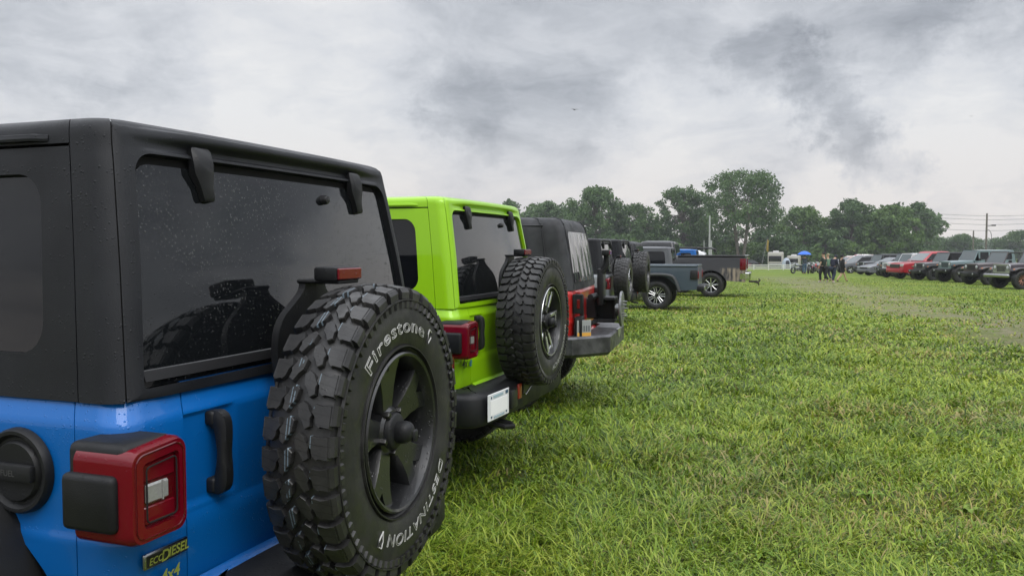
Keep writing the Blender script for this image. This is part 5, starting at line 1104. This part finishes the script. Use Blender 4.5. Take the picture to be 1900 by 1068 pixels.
far_jeep('white off-road car with white hardtop next to the red pickup', 1668, 61.0, 188, WHT, WHT, wheel='five')
far_jeep('black-topped grey off-road car between the white one and the silver saloon', 1660, 65.0, 188, GREYJ, M_TOP, wheel='five', R=.45)
x, y, rz = nose_place(1633, 68.5, 190, .78, 3.68); sedan('silver saloon car with sloping bonnet, lowest roof in the row', x, y, rz, paint('silver_grey_paint', (.14, .145, .16), .35), group=GR2)
far_jeep('dark grey off-road car left of the silver saloon', 1616, 73.5, 189, GREYJ, P('grey_hardtop_dark', (.045, .047, .052), .35), wheel='five')
x, y, rz = nose_place(1578, 80.0, 188, .8, 3.72); suv('mid grey estate car behind the walking people', x, y, rz, paint('steel_grey_paint', (.10, .105, .118), .3), group=GR2)
x, y, rz = nose_place(1560, 88.0, 188, .8, 3.72); suv('black estate car with a pinkish load on its roof', x, y, rz, BLK, group=GR2, roofmat=P('pale_pink_cover', (.36, .28, .26), .6))
x, y, rz = nose_place(1578, 96.0, 188, .8, 3.72); suv('rusty red estate car roof beyond the grey estate', x, y, rz, paint('brick_red_paint', (.36, .05, .035), .1), group=GR2, roof=(.35, 2.45, .70, 2.0))
x, y, rz = nose_place(1527, 99.0, 195, .8, 3.68); sedan('light grey saloon car beyond the motorcycles', x, y, rz, paint('pale_grey_paint', (.22, .225, .23), .2), group=GR2)

# ------------------------------------------------------------------ people
def at(px, Y): d = pxdir(px, 480); return d.x / d.y * Y, Y
BLKC = cloth('black', (.010, .010, .012)); NAVY = cloth('navy', (.012, .014, .032)); DGRN = cloth('dark_green', (.012, .024, .014)); DENIM = cloth('denim', (.045, .085, .15)); HAIR = P('dark_hair', (.010, .008, .007), .5); HAIRL = P('fair_hair', (.36, .27, .17), .5); SHOE = P('pale_shoe', (.55, .53, .50), .6); SHOED = P('dark_shoe', (.02, .02, .02), .5)
x, y = at(1528, 49.4); person('man in dark green T-shirt and black trousers walking away across the grass', x, y, 35, pose(anl=(-.11, .10, .085), tol=(-.12, .26, .04), knl=(-.11, .14, .50), anr=(.11, -.26, .14), tor=(.12, -.14, .03), knr=(.11, -.02, .49), wrl=(-.27, .12, .90), hal=(-.27, .16, .83), ell=(-.27, .0, 1.12)), DGRN, BLKC, HAIR, SHOE, h=1.80)
x, y = at(1546, 49.0); person('person in navy hooded jacket and dark jeans walking, head bent', x, y, -60, pose(spi=(0, .05, 1.12), che=(0, .10, 1.31), nec=(0, .16, 1.45), hd0=(0, .22, 1.52), hd1=(0, .27, 1.59), hd2=(0, .29, 1.65), shl=(-.18, .09, 1.38), shr=(.18, .09, 1.38), ell=(-.24, .10, 1.12), elr=(.24, .10, 1.12), wrl=(-.14, .30, 1.08), wrr=(.14, .30, 1.08), hal=(-.08, .35, 1.10), har=(.08, .35, 1.10), anl=(-.10, .16, .085), tol=(-.11, .32, .04), knl=(-.11, .16, .50), anr=(.10, -.18, .10), tor=(.11, -.04, .035), knr=(.11, .02, .50)), NAVY, cloth('dark_jeans', (.018, .026, .05)), HAIR, SHOE, sleeves='long', hood=True, h=1.74)
x, y = at(1562, 50.2); person('person in black jacket and shorts striding with bare legs', x, y, -78, pose(anl=(-.10, .40, .10), tol=(-.11, .55, .07), knl=(-.11, .26, .50), anr=(.10, -.38, .14), tor=(.11, -.26, .05), knr=(.11, -.10, .47), pel=(0, 0, .92), wrl=(-.16, .28, 1.15), hal=(-.12, .33, 1.19), ell=(-.25, .06, 1.12)), BLKC, BLKC, HAIR, SHOED, short=True, sleeves='long', hood=True, h=1.70, coat=True, skin=M_SKIN2)
x, y = at(1536, 52.5); person('fair-haired person in pale green shirt half hidden behind the man in dark green', x, y, 20, pose(anl=(-.11, .12, .085), tol=(-.12, .27, .04), anr=(.11, -.2, .12), tor=(.12, -.06, .035)), cloth('pale_green', (.10, .18, .12)), cloth('dark_trousers', (.02, .022, .03)), HAIRL, SHOED, h=1.74)
x, y = at(1493, 77.0); person('person in dark vest and blue jeans under the blue umbrella', x, y, 8, pose(shl=(-.18, 0, 1.42), shr=(.18, 0, 1.42), ell=(-.42, .02, 1.32), elr=(.42, .02, 1.32), wrl=(-.22, .10, 1.50), wrr=(.22, .10, 1.50), hal=(-.06, .12, 1.50), har=(.06, .12, 1.50)), cloth('slate_vest', (.035, .05, .07)), DENIM, HAIR, SHOED, h=1.74, skin=M_SKIN2)
def umbrella(x, y):
    z0 = gz(y); r = thing('umbrella', 'bright blue umbrella held over the person in jeans', 'umbrella', (x, y + .10, z0)); mb = MB(); n = 8; V = []; F = []
    for i in range(7):
        t = i / 6
        for k in range(n * 4):
            a = 2 * math.pi * k / (n * 4); sc = 1 - .10 * t * abs(math.sin(a * n / 2)) ; V.append((.66 * t * sc * math.cos(a), .66 * t * sc * math.sin(a), 2.12 - .32 * t ** 2.2))
    q = n * 4
    for i in range(6): F += [(i * q + k, i * q + (k + 1) % q, (i + 1) * q + (k + 1) % q, (i + 1) * q + k) for k in range(q)]
    mb.add(V, F); mb.build('canopy', P('umbrella_blue', (.015, .13, .66), .5), r, smooth=60); mb = MB(); mb.tube([(0, 0, 1.30), (0, 0, 2.18)], .012, 6); mb.build('shaft', M_STEEL, r); mb = MB(); mb.tube([(0, 0, 1.30), (0, 0, 1.40)], .02, 6); mb.build('handle', M_TRIM, r)
umbrella(x, y)
def motorcycle(label, x, y, rz, tank, seed=0):
    r = thing('motorcycle', label, 'motorcycle', (x, y, gz(y)), R_(rz), 'motorcycles parked by the umbrella')
    for yy in (-.72, .74):
        g = MB(); g.lathe([(.22, -.06), (.30, -.065), (.325, -.03), (.33, 0), (.325, .03), (.30, .065), (.22, .06)], 24, closed=True); w = link('wheel', g.bake(M_TYRE, 40), r, (0, yy, .33), (0, 0, R_(-90))); g = MB()
        for k in range(10): a = 2 * math.pi * k / 10; g.tube([(.03 * math.cos(a), 0, .03 * math.sin(a)), (.225 * math.cos(a), 0, .225 * math.sin(a))], .010, 4)
        g.lathe([(.20, -.04), (.23, -.05), (.23, .05), (.20, .04)], 24); g.build('rim', M_STEEL, w)
    g = MB(); g.tube([(0, -.72, .33), (0, -.2, .40), (0, .35, .42), (0, .48, .90)], .035, 6); g.box((0, .02, .44), (.26, .42, .30), 0, .06, 2)
    for sx in (-.16, .16): g.tube([(sx, .30, .30), (sx, -.30, .26), (sx, -.95, .36)], .045, 8); g.tube([(sx * .6, .74, .33), (sx * .6, .50, 1.0)], .025, 6)
    g.build('frame', M_STEEL, r)
    def ell(c, d, nm, m):
        g = MB(); bm = bmesh.new(); bmesh.ops.create_uvsphere(bm, u_segments=14, v_segments=9, radius=1.); g.add([(v.co.x * d[0] + c[0], v.co.y * d[1] + c[1], v.co.z * d[2] + c[2]) for v in bm.verts], [[v.index for v in f.verts] for f in bm.faces]); bm.free(); g.build(nm, m, r, smooth=60)
    ell((0, .20, .80), (.15, .32, .14), 'tank', tank); ell((0, -.32, .74), (.17, .36, .09), 'seat', M_TRIM); ell((0, -.78, .64), (.11, .34, .12), 'rear_mudguard', tank); ell((0, .76, .62), (.09, .28, .08), 'front_mudguard', tank); ell((0, .60, .92), (.10, .10, .10), 'headlamp', M_LAMP)
    g = MB(); g.tube([(-.40, .32, 1.06), (-.18, .50, 1.06), (.18, .50, 1.06), (.40, .32, 1.06)], .016, 6); g.build('handlebar', M_STEEL, r)
    for sx in (-.27, .27): g = MB(); g.box((sx, -.62, .55), (.18, .48, .26), 0, .05, 2); g.build('pannier', tank, r)
x, y = at(1482, 78.5); motorcycle('silver and black motorcycle standing left of the umbrella person', x, y, 120, paint('silver_paint', (.33, .35, .37), .2))
x, y = at(1503, 79.0); motorcycle('black motorcycle with chrome just right of the umbrella person', x, y, 150, BLK)
x, y = at(1514, 80.0); motorcycle('white and red motorcycle beside the walking man', x, y, 140, paint('red_white_paint', (.50, .06, .07), .2))
# ------------------------------------------------------------------ fence and what stands behind it
def fence():
    r = thing('rail_fence', 'low white three-rail fence across the end of the field', 'fence', (0, 0, 0)); Y = 140; g0 = gz(Y); x0, x1 = 28, 52
    for zz in (.22, .52, .82): mb = MB(); mb.box(((x0 + x1) / 2, Y, g0 + zz), (x1 - x0, .05, .15)); mb.build('rail', P('white_fence_paint', (.62, .62, .58), .6), r)
    for k in range(10): mb = MB(); mb.box((x0 + .5 + k * 2.5, Y - .02, g0 + .46), (.15, .12, 1.0)); mb.build('post', P('white_fence_paint', (.62, .62, .58), .6), r)
fence()
def rv(label, x, y, rz, L, h, w, cat='motorhome'):
    r = thing('motorhome', label, cat, (x, y, gz(y)), R_(rz)); mb = MB(); mb.box((0, L / 2, .5 + (h - .5) / 2), (w, L, h - .5), 0, .18, 3); mb.build('body', P('cream_panel', (.42, .40, .37), .5), r); g = MB(); g.box((0, -.01, h * .60), (w * .86, .04, h * .34), 0, .04, 2); g.build('windscreen', M_GLASS2, r)
    g = MB(); g.box((0, -.05, .75), (w * .9, .10, .3), 0, .04, 1); g.build('bumper', M_STEEL, r)
    for k in range(2): g = MB(); g.box((0, L * (.3 + .4 * k), h + .12), (w * .35, .9, .26), 0, .06, 2); g.build('roof_unit', P('white_roof_unit', (.62, .62, .62), .5), r)
    for sg in (-1, 1):
        for yy in (1.0, L - 1.4): add_wheel(r, 'wheel', (sg * (w / 2 - .16), yy, .42), R_(-90 if sg < 0 else 90), .42, .26, .25, 'five', (M_TRIM, M_ALU), 'all', True)
x, y = at(1438, 152); rv('cream motorhome with wide dark windscreen behind the white fence', x, y, -20, 7.5, 3.0, 2.6)
x, y = at(1471, 156); rv('white caravan behind the fence right of the motorhome', x, y, -24, 4.5, 2.3, 2.2, 'caravan')
def tent(label, x, y, c, r0, h):
    r = thing('dome_tent', label, 'tent', (x, y, gz(y))); mb = MB(); V = []; F = []
    for i in range(6):
        t = i / 5 * math.pi / 2
        for k in range(16): a = 2 * math.pi * k / 16; V.append((r0 * math.cos(t) ** .8 * math.cos(a), r0 * math.cos(t) ** .8 * math.sin(a), h * math.sin(t)))
    for i in range(5): F += [(i * 16 + k, i * 16 + (k + 1) % 16, (i + 1) * 16 + (k + 1) % 16, (i + 1) * 16 + k) for k in range(16)]
    mb.add(V, F); mb.build('canopy', c, r); g = MB(); f = lambda a, b, t: (a, t, b); g.prism(rpoly([(-.35, .1), (.35, .1), (.3, h * .75), (-.3, h * .75)], (.02, .02, .2, .2), 2, 3), f, -r0 * 1.0, -r0 * .4); g.build('doorway', P('tent_door', (.03, .035, .05), .8), r)
x, y = at(1459, 150); tent('pale blue dome tent between the motorhome and the caravan', x, y, P('tent_cloth', (.38, .43, .50), .7), .85, 2.0)
for px, Y, a, c, lab in ((1393, 150, 170, paint('maroon_paint', (.10, .02, .04), .2), 'maroon saloon car behind the fence nearest the pickup'), (1410, 156, 165, BLK, 'black saloon car behind the fence under the trees'), (1372, 158, 175, paint('silver_paint', (.33, .35, .37), .2), 'silver saloon car mostly hidden behind the black pickup')):
    x, y = at(px, Y); sedan(lab, x, y, a - 90, c)
x, y = at(1421, 148)
r = thing('flag', 'yellow flag hanging from a leaning pole behind the fence', 'flag', (x, y, gz(y))); mb = MB(); mb.tube([(-.7, 0, .8), (.25, 0, 5.6)], .04, 6); mb.build('pole', M_STEEL, r)
mb = MB(); n = 8; V = [(.22 + .30 * (i / n) - (1.0 * j / 5) * .12, .10 * math.sin(i * 1.7 + j * .6), 5.3 - 2.0 * j / 5 - .3 * i / n + d) for d in (0, .0) for j in range(6) for i in range(n + 1)]; q = n + 1; V = V[:6 * q]; V2 = [(a, b + .03, c) for a, b, c in V]; F = [(j * q + i, j * q + i + 1, (j + 1) * q + i + 1, (j + 1) * q + i) for j in range(5) for i in range(n)]; mb.add(V, F); mb.add(V2, F); mb.build('cloth', P('flag_yellow', (.42, .30, .06), .7), r, smooth=60)
# ------------------------------------------------------------------ poles and wires
def pole(label, px, Y, ztop_px, rad, mat, lamp=False, name='utility_pole'):
    x, y = at(px, Y); top = 1.5037 + (458.6 - ztop_px) / 1531.8 * Y; r = thing(name, label, 'pole', (x, y, gz(y))); mb = MB(); mb.tube([(0, 0, -.3), (0, 0, top - gz(y))], [rad, rad * .75], 8); mb.build('shaft', mat, r); h = top - gz(y)
    if lamp:
        g = MB(); g.tube([(0, -.1, h - 1.9), (.7, -.1, h - 1.75)], .05, 6); g.box((.95, -.1, h - 1.75), (.6, .25, .18), 0, .05, 1); g.build('lamp_arm', M_TRIM, r)
        g = MB(); g.tube([(.2 + .5 * math.sin(t), -.1, h - 3.6 - 1.2 * math.cos(t)) for t in np.linspace(-.6, 3.4, 14)], .035, 5); g.build('cable_loop', M_TRIM, r)
    return x, y, top
WOOD = P('weathered_wood', (.13, .115, .10), .85, mottle=.4, mottle_scale=3); GALV = P('grey_pole', (.34, .35, .36), .5)
ax, ay, at_ = pole('tall dark utility pole with a lamp arm beyond the far row', 1829, 120, 396, .16, WOOD, True); bx, by, bt_ = pole('shorter utility pole left of the tall one', 1805, 150, 428, .16, WOOD)
pole('tall pale pole in front of the tree with bare stems', 1316, 110, 400, .14, GALV); pole('thin pale post beside the tall pale pole', 1306, 112, 446, .07, GALV); pole('short thick grey post behind the black pickup', 1319, 90, 446, .14, GALV)
for i, (py, Y) in enumerate(((401, 120), (408, 120), (417, 120), (428, 120), (452, 150), (456, 150))):
    pts = []
    for px in np.linspace(1690, 2150, 12): x, y = at(px, Y + (px - 1829) * .02); pts.append((x, y, 1.5037 + (458.6 - py - 3.5 * math.sin((px - 1829) / 260 * math.pi) ** 2 * -1) / 1531.8 * Y))
    mb = MB(); mb.tube(pts, .022, 5); o = mb.build('power_line', P('wire_dark', (.05, .05, .055), .6)); tag(o, ['topmost overhead wire on the tall pole', 'second overhead wire from the top of the tall pole', 'third overhead wire from the top of the tall pole', 'fourth overhead wire from the top, below the lamp arm', 'upper of the two low wires at the shorter pole', 'lowest overhead wire, at the shorter pole'][i], 'wire', 'overhead wires')
# ------------------------------------------------------------------ trees
def T(label, px, py_top, wpx, Y, seed, **k):
    x, y = at(px, Y); z = gz(y); h = 1.5037 + (458.6 - py_top) / 1531.8 * Y - z; return tree(label, x, y, h, wpx / 1531.8 * Y, seed, **k)
T('small leafy tree furthest left behind the lime car', 944, 372, 50, 185, 1); T('low broad tree left of the tall round one', 1015, 378, 80, 190, 2); T('tall round maple behind the red car', 1104, 350, 108, 175, 3, density=1.4)
T('lower bushy tree right of the round maple', 1180, 382, 90, 178, 4, base=.08, density=1.2); T('upright tree left of the tallest tree', 1266, 350, 84, 178, 5, density=1.3, shape='vase', base=.12); T('tallest tree with pale bare stems showing under its open crown', 1374, 322, 128, 165, 6, stems=4, base=.40, density=1.5, shape='vase', per=50)
T('broad rounded tree right of the tallest tree', 1488, 387, 96, 180, 7, mat=M_LEAF2, base=.06, density=1.3); T('tall bushy tree in the right half of the row', 1577, 375, 98, 178, 8, base=.06, density=1.4); T('broad pale green tree near the right end of the row', 1652, 384, 96, 170, 9, mat=M_LEAF2, base=.05, density=1.4); T('rounded tree at the right end of the row', 1699, 379, 70, 186, 10, base=.06, density=1.2)
T('hazy small tree beyond the right end of the row', 1744, 442, 44, 260, 11, group='distant trees'); T('distant tree left of the tall pole', 1786, 437, 62, 250, 12, group='distant trees', base=.05); T('distant tree at the right edge of the picture', 1890, 431, 80, 240, 13, group='distant trees', base=.05)
for i, (px, pt, w, lab) in enumerate(((1350, 452, 70, 'bush under the tallest tree'), (1235, 448, 90, 'dark undergrowth bush behind the pickups'), (1420, 455, 80, 'bush behind the motorhome'), (1150, 440, 90, 'dark bush behind the parked spares'), (1570, 452, 80, 'bush behind the grey estate'), (1305, 430, 70, 'tall shrub left of the pale pole'), (1460, 440, 80, 'shrub behind the caravan'), (1530, 430, 70, 'shrub between the broad and bushy trees'), (1625, 445, 80, 'shrub behind the silver saloon'), (1690, 448, 70, 'shrub at the right foot of the tree row'), (1075, 430, 90, 'shrub behind the red car roof'))):
    T(lab, px, pt, w, 168 + (i % 3) * 4, 60 + i, base=.02, group='bushes under the trees', name='bush', density=.7, leafsize=.30, mat=M_LEAF2 if i in (0, 2, 4) else M_LEAF, cat='bush')
T('small bright green conical evergreen behind the umbrella', 1516, 456, 20, 148, 90, shape='cone', base=.02, mat=M_LEAF2, group=None, name='conifer', density=.8, leafsize=.2)
def treeline():
    rng = np.random.default_rng(77); cen = []; rad = []
    for k in range(260):
        px = rng.uniform(880, 1735); Y = rng.uniform(200, 225); x, y = at(px, Y); top = 12.0 + 3 * math.sin(px * .02) ; cen.append((x, y, gz(y) + rng.uniform(.5, top))); rad.append(rng.uniform(1.6, 2.8))
    for k in range(120):
        px = rng.uniform(1720, 2150); Y = rng.uniform(430, 470); x, y = at(px, Y); cen.append((x, y, gz(y) + rng.uniform(.5, 7))); rad.append(rng.uniform(2, 3.4))
    V, F, Tn = leaf_cloud(rng, cen, rad, 26, .55); o = mesh_np('treeline', V, F, Tn, M_LEAF); tag(o, 'dark woodland filling the gaps behind the row of trees', 'woodland', kind='stuff')
treeline()

def bird(label, px, py, Y, span, rz):
    d = pxdir(px, py); k = Y / d.y; r = thing('bird', label, 'bird', (d.x * k, Y, 1.5037 + d.z * k), R_(rz), 'birds crossing the cloudy sky'); mb = MB()
    mb.tube([(0, -.16, 0), (0, -.08, .01), (0, .06, .02), (0, .13, .02), (0, .17, .015)], [.015, .035, .04, .025, .006], 8); mb.build('body', P('bird_dark', (.03, .03, .035), .7), r)
    for sg in (-1, 1):
        mb = MB(); mb.loft([[(sg * a, y0, z), (sg * a, y0 - c * .5, z + .012), (sg * a, y0 - c, z), (sg * a, y0 - c * .5, z - .006)] for a, y0, c, z in ((.02, .06, .13, .03), (span * .22, .09, .12, .07), (span * .38, .05, .08, .05), (span * .5, -.03, .02, .02))]); mb.build('wing', P('bird_dark', (.03, .03, .035), .7), r)
bird('small dark bird gliding in the middle of the sky', 1066, 204, 62, .60, 20)
bird('tiny bird far off in the right of the sky', 1802, 216, 130, .60, -40)
# ------------------------------------------------------------------ rainy air
def make_haze(density):
    mb = MB(); mb.box((0, 330, 30.5), (1500, 860, 69)); m = bpy.data.materials.new('rain_haze'); m.use_nodes = True; N = NT(m.node_tree); out = N.n('ShaderNodeOutputMaterial'); v = N.n('ShaderNodeVolumePrincipled')
    v.inputs['Color'].default_value = (.86, .90, .95, 1); v.inputs['Density'].default_value = density; v.inputs['Anisotropy'].default_value = .2; N.l(v.outputs[0], out.inputs['Volume'])
    o = mb.build('haze', m, smooth=1); tag(o, 'thin rain haze over the whole field', 'haze', kind='stuff')
make_haze(.00045)
